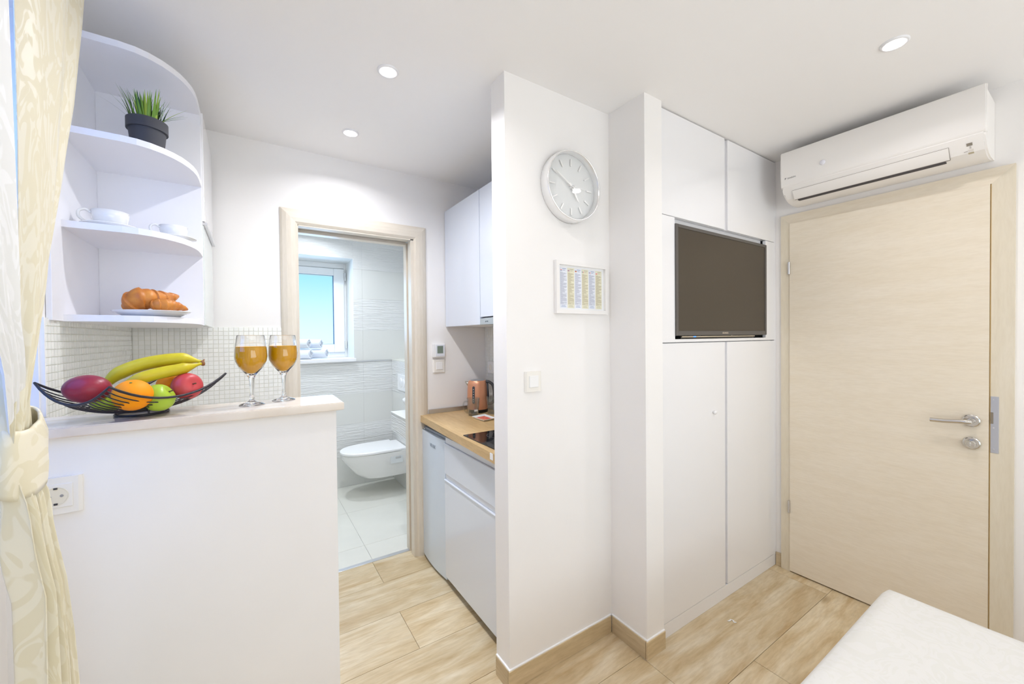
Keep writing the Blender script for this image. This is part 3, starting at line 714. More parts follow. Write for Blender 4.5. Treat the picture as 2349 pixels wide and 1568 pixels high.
def apple_f(d, th, ph):
    k = 1 - .24*math.exp(-(th/.42)**2) - .13*math.exp(-((PI-th)/.4)**2) + .03*math.cos(5*ph)*max(0, -d.z)
    return k*(1+.03*d.z)
def stemmed(name, c, r, rz, m, label, tilt, f=apple_f, cat='apple', stem=True):
    t = empty(name, c, label, cat); rot = Matrix.Rotation(tilt[0], 3, 'X') @ Matrix.Rotation(tilt[1], 3, 'Y')
    bm = bmesh.new(); ball(bm, c, r, r, rz, f, 32, 20, rot=rot); obj('flesh', bm, m, t, smooth=True)
    if stem:
        bm = bmesh.new(); a = Vector(c)+rot @ Vector((0, 0, rz*.70)); b_ = Vector(c)+rot @ Vector((.004, 0, rz*1.05)); tube(bm, [a, (a+b_)/2, b_], [.0018, .0014, .0019], 8); obj('stem', bm, mat(name+'_stem', srgb(92, 66, 40), .7), t, smooth=True)
        bm = bmesh.new(); ball(bm, Vector(c)+rot @ Vector((0, 0, -rz*.86)), .0055, .0055, .003, None, 10, 6, rot=rot); obj('calyx', bm, mat(name+'_calyx', srgb(96, 72, 48), .8), t, smooth=True)
red_a = fruit_mat('red_apple_skin', srgb(206, 82, 84), srgb(176, 48, 56), 9, .36)
green_a = fruit_mat('green_apple_skin', srgb(172, 198, 62), srgb(148, 180, 46), 6, .3)
mango_m = fruit_mat('mango_skin', srgb(164, 50, 62), srgb(120, 34, 62), 13, .33)
orange_m = fruit_mat('orange_peel', srgb(255, 158, 0), srgb(250, 142, 0), 5, .6, bump=.25)
banana_m = fruit_mat('banana_peel', srgb(212, 196, 44), srgb(186, 168, 24), 12, .42)
stemmed('red_apple', (-.146, 1.410, 1.253), .036, .034, red_a, 'red apple at the right end of the wire bowl', (1.25, .55))
stemmed('green_apple', (-.198, 1.356, 1.232), .035, .034, green_a, 'green apple between the orange and the red apple', (.35, .9))
stemmed('green_apple', (-.303, 1.395, 1.228), .030, .029, green_a, 'green apple low in the bowl under the dark red mango', (.3, .4))
def mango_f(d, th, ph): return 1+.10*d.x*d.z-.05*d.x
t = empty('mango', (-.326, 1.365, 1.264), 'dark red mango at the curtain end of the bowl', 'mango')
bm = bmesh.new(); ball(bm, (-.326, 1.365, 1.264), .043, .034, .034, mango_f, 32, 20, rot=Matrix.Rotation(.25, 3, 'Y')); obj('flesh', bm, mango_m, t, smooth=True)
bm = bmesh.new(); tube(bm, [(-.287, 1.350, 1.247), (-.281, 1.346, 1.244)], [.004, .003], 8); obj('stem', bm, mat('mango_stem', srgb(110, 84, 56), .7), t)
def orange(c, r, label):
    t = empty('orange', c, label, 'orange', 'oranges in the bowl'); bm = bmesh.new(); ball(bm, c, r, r, r*.96, lambda d, th, ph: 1-.03*math.exp(-(th/.2)**2), 32, 20, rot=Matrix.Rotation(.5, 3, 'X')); obj('peel', bm, orange_m, t, smooth=True)
    q = Vector(c)+Matrix.Rotation(.5, 3, 'X') @ Vector((0, 0, r*.93)); bm = bmesh.new(); ball(bm, q, .003, .003, .002, None, 8, 5); obj('navel', bm, mat('orange_navel', srgb(120, 130, 60), .7), t)
orange((-.240, 1.322, 1.247), .0385, 'bright orange at the front of the bowl')
orange((-.186, 1.462, 1.255), .033, 'orange mostly hidden behind the red apple')
def banana(path, R_, label, stem_end):
    t = empty('banana', path[2], label, 'banana', 'bananas on top of the fruit bowl')
    pts = catmull(path, 7); N = len(pts); bm = bmesh.new()
    rad = [R_*min(1, .32+2.6*(i/(N-1))**.8)*(1 if i/(N-1) < .68 else max(.27, 1-(i/(N-1)-.68)*3.3)) for i in range(N)]
    tube(bm, pts, rad, 6)
    o = obj('peel', bm, banana_m, t, smooth=True)
    sd = o.modifiers.new('round', 'SUBSURF'); sd.levels = 2; sd.render_levels = 2
    bm = bmesh.new(); ball(bm, pts[0], R_*.26, R_*.26, R_*.26, None, 10, 6); obj('blossom_tip', bm, mat('banana_tip', srgb(96, 78, 36), .7), t)
    bm = bmesh.new(); tube(bm, [pts[-2], pts[-1], pts[-1]+(pts[-1]-pts[-2])*.9], [R_*.32, R_*.42, R_*.46], 8); obj('stem', bm, mat('banana_stem', srgb(150, 104, 66), .75), t, smooth=True)
banana([(-.314, 1.432, 1.262), (-.290, 1.435, 1.292), (-.249, 1.44, 1.313), (-.203, 1.445, 1.324), (-.160, 1.45, 1.327), (-.135, 1.45, 1.322), (-.113, 1.45, 1.316)], .0205, 'upper banana lying on top of the fruit bowl', True)
banana([(-.272, 1.385, 1.262), (-.236, 1.39, 1.282), (-.196, 1.40, 1.294), (-.162, 1.41, 1.300), (-.138, 1.425, 1.306), (-.115, 1.446, 1.313)], .0185, 'lower banana resting just above the green apple', True)

# ================================================================== WINE GLASSES WITH JUICE
def wineglass(x, y, s, label, rot):
    z = 1.187; t = empty('wine_glass', (x, y, z), label, 'glass', 'wine glasses of orange juice on the bar')
    outer = [(0, .0022), (.027, .0014), (.0305, .0003), (.0325, .0012), (.030, .0028), (.018, .007), (.0085, .012), (.0055, .017), (.0072, .021), (.0052, .025), (.0046, .032), (.0050, .050), (.0062, .066), (.0074, .076), (.0098, .085), (.017, .096), (.027, .111), (.0342, .128), (.0362, .142), (.0352, .163), (.0326, .186), (.0306, .2035), (.0304, .2045), (.0301, .2050), (.0298, .2045)]
    inner = [(.0297, .2035), (.0316, .186), (.0342, .163), (.0351, .142), (.0332, .1285), (.0260, .1122), (.0158, .0977), (.0070, .0890), (0, .0870)]
    sc = lambda L: [(r*s*(1.0 if h < .09 else 1+.14*min(1, (h-.09)/.02)), h*s) for r, h in L]
    bm = bmesh.new(); lathe(bm, sc(outer+inner), (x, y, z), 40); obj('bowl', bm, glass, t, smooth=True, angle=50)
    jz = .172; j = [(0, .0874), (.0066, .0893), (.0154, .0979), (.0256, .1124), (.0328, .1287), (.0347, .142), (.0340, .157), (.0333, jz-.0003), (.0325, jz), (0, jz-.0005)]
    bm = bmesh.new(); lathe(bm, sc(j), (x, y, z), 40); obj('juice', bm, juice_m, t, smooth=True, angle=50)
wineglass(.003, 1.405, 1.0, 'wine glass of orange juice nearer the fruit bowl', 0)
wineglass(.088, 1.452, 1.0, 'wine glass of orange juice nearer the end of the bar', 0)

kit_gloss = mat('cool_white_lacquer', srgb(222, 228, 239), .12, coat=.3)
# ================================================================== RIGHT KITCHEN
def tall(name, boxes, m, parent, bev=.0015): return obj(name, B(*boxes, bev=bev), m, parent)
# upper cabinets
XU = 1.08
def upper(y0, y1, z0, label):
    t = empty('kitchen_wall_cabinet', ((XU+1.38)/2, (y0+y1)/2, z0), label, 'cabinet')
    tall('body', [(XU+.02, 1.374, y0+.001, y1-.001, z0, 2.203)], shelf_m, t); tall('door', [(XU, XU+.018, y0+.0018, y1-.0018, z0, 2.203)], kit_gloss, t)
upper(1.966, 2.437, 1.450, 'white gloss kitchen wall cabinet touching the bathroom door wall')
upper(1.405, 1.964, 1.492, 'white gloss kitchen wall cabinet above the slim cooker hood')
hd_ = empty('cooker_hood', (1.2, 1.68, 1.449), 'slim grey cooker hood under the kitchen wall cabinet', 'hood')
tall('body', [(XU+.02, 1.374, 1.407, 1.960, 1.452, 1.489)], satin, hd_); hood_grey = mat('hood_grey', srgb(176, 184, 188), .35)
tall('front', [(XU-.004, XU+.02, 1.407, 1.958, 1.449, 1.484)], hood_grey, hd_)
textobj('lettering', 'gorenje', mat('hood_lettering', srgb(110, 120, 124), .5), .011, (XU-.0043, 1.885, 1.467), (0, -1, 0), (0, 0, 1), hd_)
# worktop, slightly skewed front edge
bm = bmesh.new(); prism(bm, [(.895, 2.437), (.844, 1.405), (1.376, 1.405), (1.376, 2.437)], 'Z', .850, .890)
obj('kitchen_worktop', bm, oak, label='oak laminate kitchen worktop above the fridge and drawers', cat='worktop', origin=(1.1, 1.9, .85))
S('trim_3', B((.955, 1.372, YF-.010, YF, .890, .918), bev=.001), alu)
obj('worktop_end_cap', B((.8445, .850, 1.440, 1.465, .862, .890), bev=.001), white_plastic, label='small white plastic clip on the worktop front edge by the wall', cat='clip')
# fridge
fz = empty('mini_fridge', (1.12, 2.22, 0), 'white undercounter fridge next to the bathroom doorway', 'fridge')
fr_m = mat('fridge_white', srgb(214, 225, 238), .3)
tall('body', [(.945, 1.37, 2.075, 2.432, .012, .838)], fr_m, fz)
bm = bmesh.new(); pts = [(.943, 2.068), (.916, 2.068)]+[(.906-.012*math.sin(PI*i/12), 2.07+.358*i/12) for i in range(13)]+[(.916, 2.430), (.943, 2.430)]
prism(bm, pts, 'Z', .018, .803); obj('door', bm, fr_m, fz)
tall('top_trim', [(.918, .944, 2.07, 2.43, .806, .820)], mat('fridge_top_grey', srgb(150, 158, 168), .3), fz)
tall('hinge', [(.912, .940, 2.395, 2.425, .804, .812)], satin, fz)
textobj('lettering', 'VIVAX', mat('fridge_lettering', srgb(128, 140, 154), .4, metal=.3), .030, (.8935, 2.225, .740), (0, -1, 0), (0, 0, 1), fz)
# drawer unit
du = empty('kitchen_base_cabinet', (1.1, 1.76, 0), 'white gloss kitchen base cabinet with a drawer above a door', 'cabinet')
tall('body', [(.922, 1.37, 1.41, 2.062, .05, .846)], shelf_m, du); tall('plinth', [(.950, .966, 1.41, 2.062, 0, .05)], satin, du)
tall('drawer', [(.897, .915, 1.41, 2.062, .625, .788)], kit_gloss, du); tall('door', [(.897, .915, 1.41, 2.062, .045, .590)], kit_gloss, du)
tall('grip_channel', [(.905, .922, 1.41, 2.062, .592, .622), (.905, .922, 1.41, 2.062, .792, .825)], mat('grip_channel_white', srgb(228, 230, 234), .3), du)
tall('grip_lip', [(.893, .905, 1.41, 2.062, .586, .592), (.893, .905, 1.41, 2.062, .786, .792)], kit_gloss, du, bev=.001)
# hob
hb = empty('ceramic_hob', (1.1, 1.6, .890), 'black ceramic hob set in the oak worktop', 'hob')
tall('glass', [(.882, 1.345, 1.412, 1.793, .890, .8945)], mat('black_ceramic_glass', srgb(14, 14, 16), .05), hb, bev=.001)
for (x, y, r) in ((1.0, 1.52, .075), (1.02, 1.69, .055), (1.22, 1.6, .085)):
    bm = bmesh.new(); lathe(bm, [(r-.0015, 0), (r-.0015, .0002), (r, .0002), (r, 0)], (x, y, .8946), 40); obj('zone_ring', bm, mat('hob_print_grey', srgb(120, 120, 124), .4), hb)

# kettle
kt = empty('electric_kettle', (1.252, 2.325, .890), 'copper coloured electric kettle with dark grey handle on the worktop', 'kettle')
copper = mat('satin_copper', srgb(222, 160, 126), .36, metal=.5, spec=.4)
kx, ky = 1.252, 2.325
bm = bmesh.new(); lathe(bm, [(0, 0), (.066, 0), (.067, .004), (.067, .020), (0, .020)], (kx, ky, .890), 40); obj('base', bm, black, kt, smooth=True, angle=35)
bm = bmesh.new(); lathe(bm, [(0, .021), (.067, .021), (.0685, .03), (.068, .08), (.066, .14), (.0635, .18), (.060, .198), (.054, .206), (.048, .207), (0, .207)], (kx, ky, .890), 48); obj('body', bm, copper, kt, smooth=True, angle=40)
bm = bmesh.new(); lathe(bm, [(.0, .213), (.03, .2125), (.044, .210), (.047, .2065), (.047, .205)], (kx, ky, .890), 40); obj('lid', bm, mat('grey_kettle_lid', srgb(150, 150, 152), .4), kt, smooth=True)
vd = Vector((-kx, -ky, 0)).normalized(); sd_ = Vector((-vd.y, vd.x, 0))    # towards the room, and sideways
sd_ = sd_ if sd_.x > 0 else -sd_
k0 = Vector((kx, ky, .89))
hd3 = (sd_*.97+vd*.25).normalized()
bm = bmesh.new()
pth = [k0+hd3*.058+Vector((0, 0, .200)), k0+hd3*.080+Vector((0, 0, .196)), k0+hd3*.102+Vector((0, 0, .178)), k0+hd3*.112+Vector((0, 0, .145)), k0+hd3*.112+Vector((0, 0, .10)), k0+hd3*.104+Vector((0, 0, .065)), k0+hd3*.080+Vector((0, 0, .052)), k0+hd3*.064+Vector((0, 0, .055))]
tube(bm, catmull(pth, 6), .0095, 12, squash=(1, 1.35)); obj('handle', bm, dark_plastic, kt, smooth=True)
bm = bmesh.new(); tube(bm, [k0+hd3*.064+Vector((0, 0, .195)), k0+hd3*.070+Vector((0, 0, .12)), k0+hd3*.070+Vector((0, 0, .055))], .008, 10); obj('handle_mount', bm, dark_plastic, kt, smooth=True)
bm = bmesh.new(); tube(bm, [k0-hd3*.054+Vector((0, 0, .178)), k0-hd3*.082+Vector((0, 0, .197))], [.017, .006], 12); obj('spout', bm, mat('kettle_spout_steel', srgb(190, 186, 176), .3, metal=.7), kt, smooth=True)
wd = (vd*.92-sd_*.38).normalized(); ws = Vector((-wd.y, wd.x, 0))
bm = bmesh.new()
for sgn in (0,):
    pr = []
    for i in range(9): pr.append((.0085*math.cos(PI*i/8), .165+.0085*math.sin(PI*i/8)))
    for i in range(9): pr.append((-.0085*math.cos(PI*i/8), .070-.0085*math.sin(PI*i/8)))
    def zr(h): return .0685 if h < .1 else .0685-(h-.1)*.045
    A_ = [bm.verts.new(k0+wd*(zr(h)+.0012)+ws*a+Vector((0, 0, h))) for a, h in pr]; B_ = [bm.verts.new(k0+wd*(zr(h)-.006)+ws*a+Vector((0, 0, h))) for a, h in pr]
    bm.faces.new(A_); bm.faces.new(list(reversed(B_)))
    for i in range(len(pr)): j = (i+1) % len(pr); bm.faces.new((A_[i], B_[i], B_[j], A_[j]))
gw = obj('water_gauge', bm, mat('smoked_gauge', srgb(70, 72, 76), .15), kt)
for i in range(6):
    h = .075+i*.0155; c = k0+wd*(zr(h)+.0016)+Vector((0, 0, h)); bm = bmesh.new(); ball(bm, c, .0028, .0028, .0022, None, 8, 5); obj('gauge_mark', bm, white_plastic, gw)

# glass mugs
mug_glass = thin_glass('thin_mug_glass', 2.4, .07, (.90, .91, .90, 1))
def mug(x, y, hang, label):
    z = .890; t = empty('glass_mug', (x, y, z), label, 'mug', 'clear glass mugs on the worktop')
    bm = bmesh.new(); lathe(bm, [(0, 0), (.029, 0), (.0315, .003), (.036, .05), (.0408, .1065), (.0406, .1075), (.040, .108), (.0394, .1075), (.0392, .1065), (.0342, .05), (.0300, .010), (.0285, .0075), (0, .007)], (x, y, z+.0004), 36); obj('body', bm, mug_glass, t, smooth=True, angle=40)
    d = Vector((math.cos(hang), math.sin(hang), 0)); c = Vector((x, y, z)); bm = bmesh.new()
    tube(bm, catmull([c+d*.038+Vector((0, 0, .088)), c+d*.060+Vector((0, 0, .092)), c+d*.072+Vector((0, 0, .075)), c+d*.068+Vector((0, 0, .045)), c+d*.050+Vector((0, 0, .022)), c+d*.0335+Vector((0, 0, .018))], 5), .0042, 10); obj('handle', bm, mug_glass, t, smooth=True)
    if hang > 2:
        obj('print', B((x-.012, x+.012, y-.0375, y-.0368, z+.028, z+.040)), mat('white_mug_print', srgb(225, 225, 220), .6), t)
mug(1.171, 2.234, math.radians(185), 'clear glass mug with a white print in front of the kettle')
mug(1.294, 2.205, math.radians(20), 'clear glass mug half hidden by the clock wall')
# square dish with red print
td = empty('square_dish', (1.166, 2.09, .890), 'square white dish with a red flower print on worktop', 'dish')
bm = bmesh.new(); c4 = [Vector(v) for v in ((1.118, 2.150, 0), (1.215, 2.168, 0), (1.212, 2.028, 0), (1.122, 2.012, 0))]; cc = sum(c4, Vector())/4
lv = [(.82, .890), (1.0, .901), (1.0, .903), (.80, .8945)]
rg = [[bm.verts.new((cc.x+(v.x-cc.x)*k, cc.y+(v.y-cc.y)*k, z)) for v in c4] for k, z in lv]
bm.faces.new(rg[0]); bm.faces.new(rg[3])
for a, b_ in zip(rg, rg[1:]):
    for i in range(4): j = (i+1) % 4; bm.faces.new((a[i], a[j], b_[j], b_[i]))
obj('dish', bm, ceramic, td)
bm = bmesh.new(); prism(bm, [(cc.x+(v.x-cc.x)*.70, cc.y+(v.y-cc.y)*.70) for v in c4], 'Z', .8946, .8952)
obj('red_print', bm, mat('red_flower_print', srgb(222, 58, 54), .5, noise=(70, 0, (1, 1, 1), srgb(216, 150, 120))), td)

# thermostat and switches
th = empty('wall_thermostat', (1.025, YF, 1.295), 'white room thermostat with grey-green display above light switch', 'thermostat')
x, z = 1.026, 1.296
obj('body', B((x-.041, x+.041, YF-.022, YF, z-.044, z+.044), bev=.003), white_plastic, th); obj('face', B((x-.024, x+.036, YF-.025, YF-.021, z-.036, z+.037), bev=.001), mat('pale_blue_face', srgb(228, 232, 240), .3), th)
obj('display', B((x-.015, x+.025, YF-.0256, YF-.024, z-.018, z+.030)), mat('lcd_green_grey', srgb(126, 140, 128), .2), th)
def switch(x, y, z, w, label):
    t = empty('light_switch', (x, y, z), label, 'switch')
    bm = bmesh.new(); prism(bm, [(x-w, y), (x+w, y), (x+w, y-.004), (x+w-.006, y-.010), (x-w+.006, y-.010), (x-w, y-.004)], 'Z', z-w, z+w); obj('cover_plate', bm, ivory, t)
    obj('rocker', B((x-.022, x+.022, y-.0135, y-.009, z-.0235, z+.0235), bev=.0015), white_plastic, t)
switch(1.03, YF, 1.196, .041, 'white light switch under the thermostat'); switch(.951, 1.30, 1.200, .0405, 'white light switch on the wall below the clock')
t = empty('kitchen_socket', (1.375, 2.345, 1.175), 'white socket on the mosaic above kettle', 'socket')
obj('cover_plate', B((1.364, 1.3772, 2.305, 2.385, 1.135, 1.215), bev=.003), white_plastic, t); bm = bmesh.new(); lathe(bm, [(.021, 0), (.021, .001), (.019, .001), (.018, 0), (0, 0)], (1.3638, 2.345, 1.175), 24, (-1, 0, 0)); obj('cup', bm, ivory, t)

# ================================================================== CLOCK
cxk, czk, yk = 1.150, 2.012, 1.30
ck_ = empty('wall_clock', (cxk, yk, czk), 'round silver wall clock with pale grey dial', 'clock')
silver = mat('silver_rim', (.9, .9, .9, 1), .2, metal=.6); dial_m = mat('pale_grey_dial', srgb(234, 236, 236), .5); silver2 = mat('bright_silver_mark', (.93, .93, .92, 1), .3, metal=.25)
R_ = .150
bm = bmesh.new(); lathe(bm, [(R_-.002, 0), (R_, .004), (R_-.004, .042), (R_-.0065, .046), (R_-.010, .044), (R_-.013, .016), (R_-.012, .012)], (cxk, yk, czk), 72, (0, -1, 0)); obj('case', bm, [silver], ck_, smooth=True)
bm = bmesh.new(); lathe(bm, [(0, .014), (R_-.012, .014), (R_-.012, .010), (0, .010)], (cxk, yk, czk), 64, (0, -1, 0)); obj('dial', bm, dial_m, ck_)
for i in range(12):
    a = 2*PI*i/12; d = Vector((math.sin(a), 0, math.cos(a))); s = Vector((math.cos(a), 0, -math.sin(a))); c = Vector((cxk, yk-.017, czk))
    bm = bmesh.new(); r0, r1, w = .088, .118, .0026
    vs = []
    for yy in (0, .004):
        for q in (d*r0-s*w, d*r0+s*w, d*r1+s*w, d*r1-s*w): vs.append(bm.verts.new(c+q+Vector((0, yy-.003, 0))))
    for f in ((0, 1, 2, 3), (4, 5, 6, 7), (0, 1, 5, 4), (1, 2, 6, 5), (2, 3, 7, 6), (3, 0, 4, 7)): bm.faces.new([vs[i_] for i_ in f])
    obj('hour_marker', bm, silver2, ck_)
def hand(name, ang, L, w, y, tail=.02):
    a = math.radians(ang); d = Vector((math.sin(a), 0, math.cos(a))); s = Vector((math.cos(a), 0, -math.sin(a))); c = Vector((cxk, y, czk)); bm = bmesh.new()
    top = [c-d*tail-s*w*.6, c-d*tail+s*w*.6, c+s*w, c+d*L*.8+s*w*.8, c+d*L, c+d*L*.8-s*w*.8, c-s*w]
    A_ = [bm.verts.new(v) for v in top]; B_ = [bm.verts.new(v+Vector((0, .0015, 0))) for v in top]
    bm.faces.new(A_); bm.faces.new(list(reversed(B_)))
    for i in range(len(top)): j = (i+1) % len(top); bm.faces.new((A_[i], B_[i], B_[j], A_[j]))
    obj(name, bm, silver2, ck_)
hand('hour_hand', 147, .072, .0036, yk-.025); hand('minute_hand', 300, .105, .0030, yk-.028); hand('second_hand', 92, .075, .0006, yk-.031, .03)
bm = bmesh.new(); lathe(bm, [(0, .034), (.005, .033), (.006, .014)], (cxk, yk, czk), 20, (0, -1, 0)); obj('hub', bm, silver, ck_, smooth=True)
bm = bmesh.new(); lathe(bm, [(0, .0425), (R_-.0095, .0425)], (cxk, yk, czk), 64, (0, -1, 0)); cg = thin_glass('clock_cover_glass'); obj('cover_glass', bm, cg, ck_)

# ================================================================== FRAMED NOTICE
fx0, fx1, fz0, fz1, yw = 1.067, 1.369, 1.477, 1.698, 1.30
pf = empty('framed_notice', ((fx0+fx1)/2, yw, fz0), 'white framed notice with six printed columns below the clock', 'notice')
fw_ = .016; fm = mat('white_frame_wood', srgb(240, 238, 236), .4)
def bar_(poly, name='frame_bar'): bm = bmesh.new(); prism(bm, poly, 'Y', yw-.018, yw-.001); obj(name, bm, fm, pf)
bar_([(fx0, fz0), (fx1, fz0), (fx1-fw_, fz0+fw_), (fx0+fw_, fz0+fw_)]); bar_([(fx0, fz1), (fx0+fw_, fz1-fw_), (fx1-fw_, fz1-fw_), (fx1, fz1)])
bar_([(fx0, fz0), (fx0+fw_, fz0+fw_), (fx0+fw_, fz1-fw_), (fx0, fz1)]); bar_([(fx1, fz0), (fx1, fz1), (fx1-fw_, fz1-fw_), (fx1-fw_, fz0+fw_)])
sheet = obj('sheet', B((fx0+fw_, fx1-fw_, yw-.006, yw-.003, fz0+fw_, fz1-fw_)), paper, pf)
def print_mat(name, bgc, ink):
    m = bpy.data.materials.new(name); m.use_nodes = True; t, b = nodes_of(m)
    co = t.nodes.new('ShaderNodeTexCoord'); sp = t.nodes.new('ShaderNodeSeparateXYZ'); t.links.new(co.outputs['Object'], sp.inputs[0])
    fl = t.nodes.new('ShaderNodeMath'); fl.operation = 'MULTIPLY'; fl.inputs[1].default_value = 420; t.links.new(sp.outputs['Z'], fl.inputs[0])
    fr_ = t.nodes.new('ShaderNodeMath'); fr_.operation = 'FRACT'; t.links.new(fl.outputs[0], fr_.inputs[0])
    lt = t.nodes.new('ShaderNodeMath'); lt.operation = 'LESS_THAN'; lt.inputs[1].default_value = .62; t.links.new(fr_.outputs[0], lt.inputs[0])
    ff = t.nodes.new('ShaderNodeMath'); ff.operation = 'FLOOR'; t.links.new(fl.outputs[0], ff.inputs[0])
    wn = t.nodes.new('ShaderNodeTexWhiteNoise'); wn.noise_dimensions = '1D'; t.links.new(ff.outputs[0], wn.inputs['W'])
    ln = t.nodes.new('ShaderNodeMapRange'); ln.inputs[3].default_value = .010; ln.inputs[4].default_value = .055; t.links.new(wn.outputs['Value'], ln.inputs[0])
    le = t.nodes.new('ShaderNodeMath'); le.operation = 'LESS_THAN'; t.links.new(sp.outputs['X'], le.inputs[0]); t.links.new(ln.outputs[0], le.inputs[1])
    an = t.nodes.new('ShaderNodeMath'); an.operation = 'MULTIPLY'; t.links.new(lt.outputs[0], an.inputs[0]); t.links.new(le.outputs[0], an.inputs[1])
    mx = t.nodes.new('ShaderNodeMix'); mx.data_type = 'RGBA'; mx.inputs[6].default_value = bgc; mx.inputs[7].default_value = ink; t.links.new(an.outputs[0], mx.inputs[0])
    t.links.new(mx.outputs[2], b.inputs['Base Color']); b.inputs['Roughness'].default_value = .7; return m
pm = [(print_mat('blue_text_print', srgb(228, 232, 242), srgb(176, 180, 196)), mat('blue_column_paper', srgb(228, 232, 242), .7), mat('blue_ink', srgb(120, 138, 176), .6)),
      (print_mat('cream_text_print', srgb(228, 225, 202), srgb(186, 178, 150)), mat('cream_column_paper', srgb(228, 225, 202), .7), mat('khaki_ink', srgb(176, 172, 150), .6))]
rd, wh, bl, gn, bk, gd = [mat('flag_'+n_, c_, .6) for n_, c_ in (('red', srgb(226, 92, 88)), ('white', srgb(240, 240, 240)), ('blue', srgb(70, 84, 150)), ('green', srgb(70, 130, 90)), ('black', srgb(60, 52, 50)), ('gold', srgb(236, 176, 70)))]
flags = [('h', (rd, wh, bl)), ('uk', (bl, rd, wh)), ('h', (bk, rd, gd)), ('v', (gn, wh, rd)), ('v', (bl, wh, rd)), ('h', (wh, rd, rd))]
c0 = fx0+fw_+.012; cwid = (fx1-fx0-2*fw_-.022)/6
for i in range(6):
    A0 = c0+i*cwid; A1 = A0+cwid-.003; pr, plain, ink = pm[i % 2]; yy = yw-.0066
    col = obj('text_column', B((A0, A1, yy, yw-.006, fz0+.024, fz1-.026)), plain, sheet, origin=(A0, yy, fz0+.024))
    obj('text_block', B((A0+.002, A1-.002, yy-.0003, yy, fz0+.040, fz1-.046)), pr, sheet, origin=(A0+.002, yy, fz0+.040))
    for a_, b_, z0_, z1_ in ((A0+.013, A1-.006, fz1-.0325, fz1-.0305), (A0+.014, A1-.010, fz1-.0385, fz1-.0370), (A0+.008, A1-.010, fz0+.034, fz0+.0355), (A0+.006, A1-.007, fz0+.0285, fz0+.030)): obj('title_line', B((a_, b_, yy-.0003, yy, z0_, z1_)), ink, sheet)
    kind_, (m1, m2, m3) = flags[i]; bm = bmesh.new(); fX, fZ = A0+.002, fz1-.041; w_, h_ = .0085, .0060
    if kind_ == 'h':
        for k in range(3): box(bm, fX, fX+w_, yy-.0005, yy, fZ+h_*(2-k)/3, fZ+h_*(3-k)/3, mi=k)
    elif kind_ == 'v':
        for k in range(3): box(bm, fX+w_*k/3, fX+w_*(k+1)/3, yy-.0005, yy, fZ, fZ+h_, mi=k)
    else:
        box(bm, fX, fX+w_, yy-.0004, yy, fZ, fZ+h_, mi=0); box(bm, fX, fX+w_, yy-.0006, yy, fZ+h_*.33, fZ+h_*.67, mi=2); box(bm, fX+w_*.38, fX+w_*.62, yy-.0006, yy, fZ, fZ+h_, mi=2); box(bm, fX, fX+w_, yy-.0008, yy, fZ+h_*.42, fZ+h_*.58, mi=1); box(bm, fX+w_*.44, fX+w_*.56, yy-.0008, yy, fZ, fZ+h_, mi=1)
    obj('flag', bm, [m1, m2, m3], sheet)

# ================================================================== WARDROBE AND TV
wr = empty('built_in_wardrobe', (2.08, 1.4, 0), 'white gloss built-in wardrobe with a television niche', 'wardrobe')
wy = 1.125
def wp(name, boxes, m=gloss_white, bev=.0015): return obj(name, B(*boxes, bev=bev), m, wr)
wp('carcass', [(1.517, 1.532, wy, 1.70, 0, 2.398), (2.608, 2.6249, wy+.004, 1.70, 0, 2.398), (1.532, 2.608, 1.69, 1.70, 0, 2.398), (1.532, 2.608, wy+.022, 1.69, 1.925, 1.94), (1.532, 2.608, wy+.022, 1.69, 1.343, 1.360), (1.532, 2.608, wy+.022, 1.69, 2.385, 2.398), (2.06, 2.105, wy+.022, 1.69, .07, 1.343), (2.06, 2.105, wy+.022, 1.69, 1.94, 2.385)], matt_white)
wp('niche_panel', [(1.5335, 1.641, wy, wy+.018, 1.3475, 1.922)]); wp('niche_panel', [(2.500, 2.606, wy, wy+.018, 1.3475, 1.922)])
wp('niche_rail', [(1.641, 2.500, wy, wy+.018, 1.3475, 1.362)]); wp('niche_back', [(1.62, 2.52, wy+.20, wy+.21, 1.36, 1.925)], matt_white)
wp('niche_top_rail', [(1.641, 2.500, wy+.028, wy+.046, 1.878, 1.925)], matt_white)
UD = [(1.5335, 2.066), (2.094, 2.606)]
for a, b_ in UD: wp('upper_door', [(a, b_, wy, wy+.018, 1.9245, 2.394)])
LD = [(1.5335, 2.063), (2.085, 2.606)]
lds = [wp('lower_door', [(a, b_, wy, wy+.018, .070, 1.3435)]) for a, b_ in LD]
gp = mat('grip_profile_grey', srgb(214, 214, 218), .3)
wp('grip_profile', [(2.066, 2.094, wy+.010, wy+.022, 1.9245, 2.394)], gp); wp('grip_profile', [(2.063, 2.085, wy+.010, wy+.022, .070, 1.3435)], gp)
wp('plinth', [(1.5335, 2.6249, wy+.002, wy+.018, 0, .066)])
wp('filler_strip', [(2.6062, 2.6249, wy+.001, wy+.018, .066, 2.394)], gloss_white, bev=.0004)
bm = bmesh.new(); lathe(bm, [(0, .018), (.008, .0165), (.0105, .011), (.008, .005), (.005, .003), (.005, 0), (0, 0)], (1.952, wy, .990), 24, (0, -1, 0)); obj('knob', bm, white_plastic, lds[0], smooth=True)

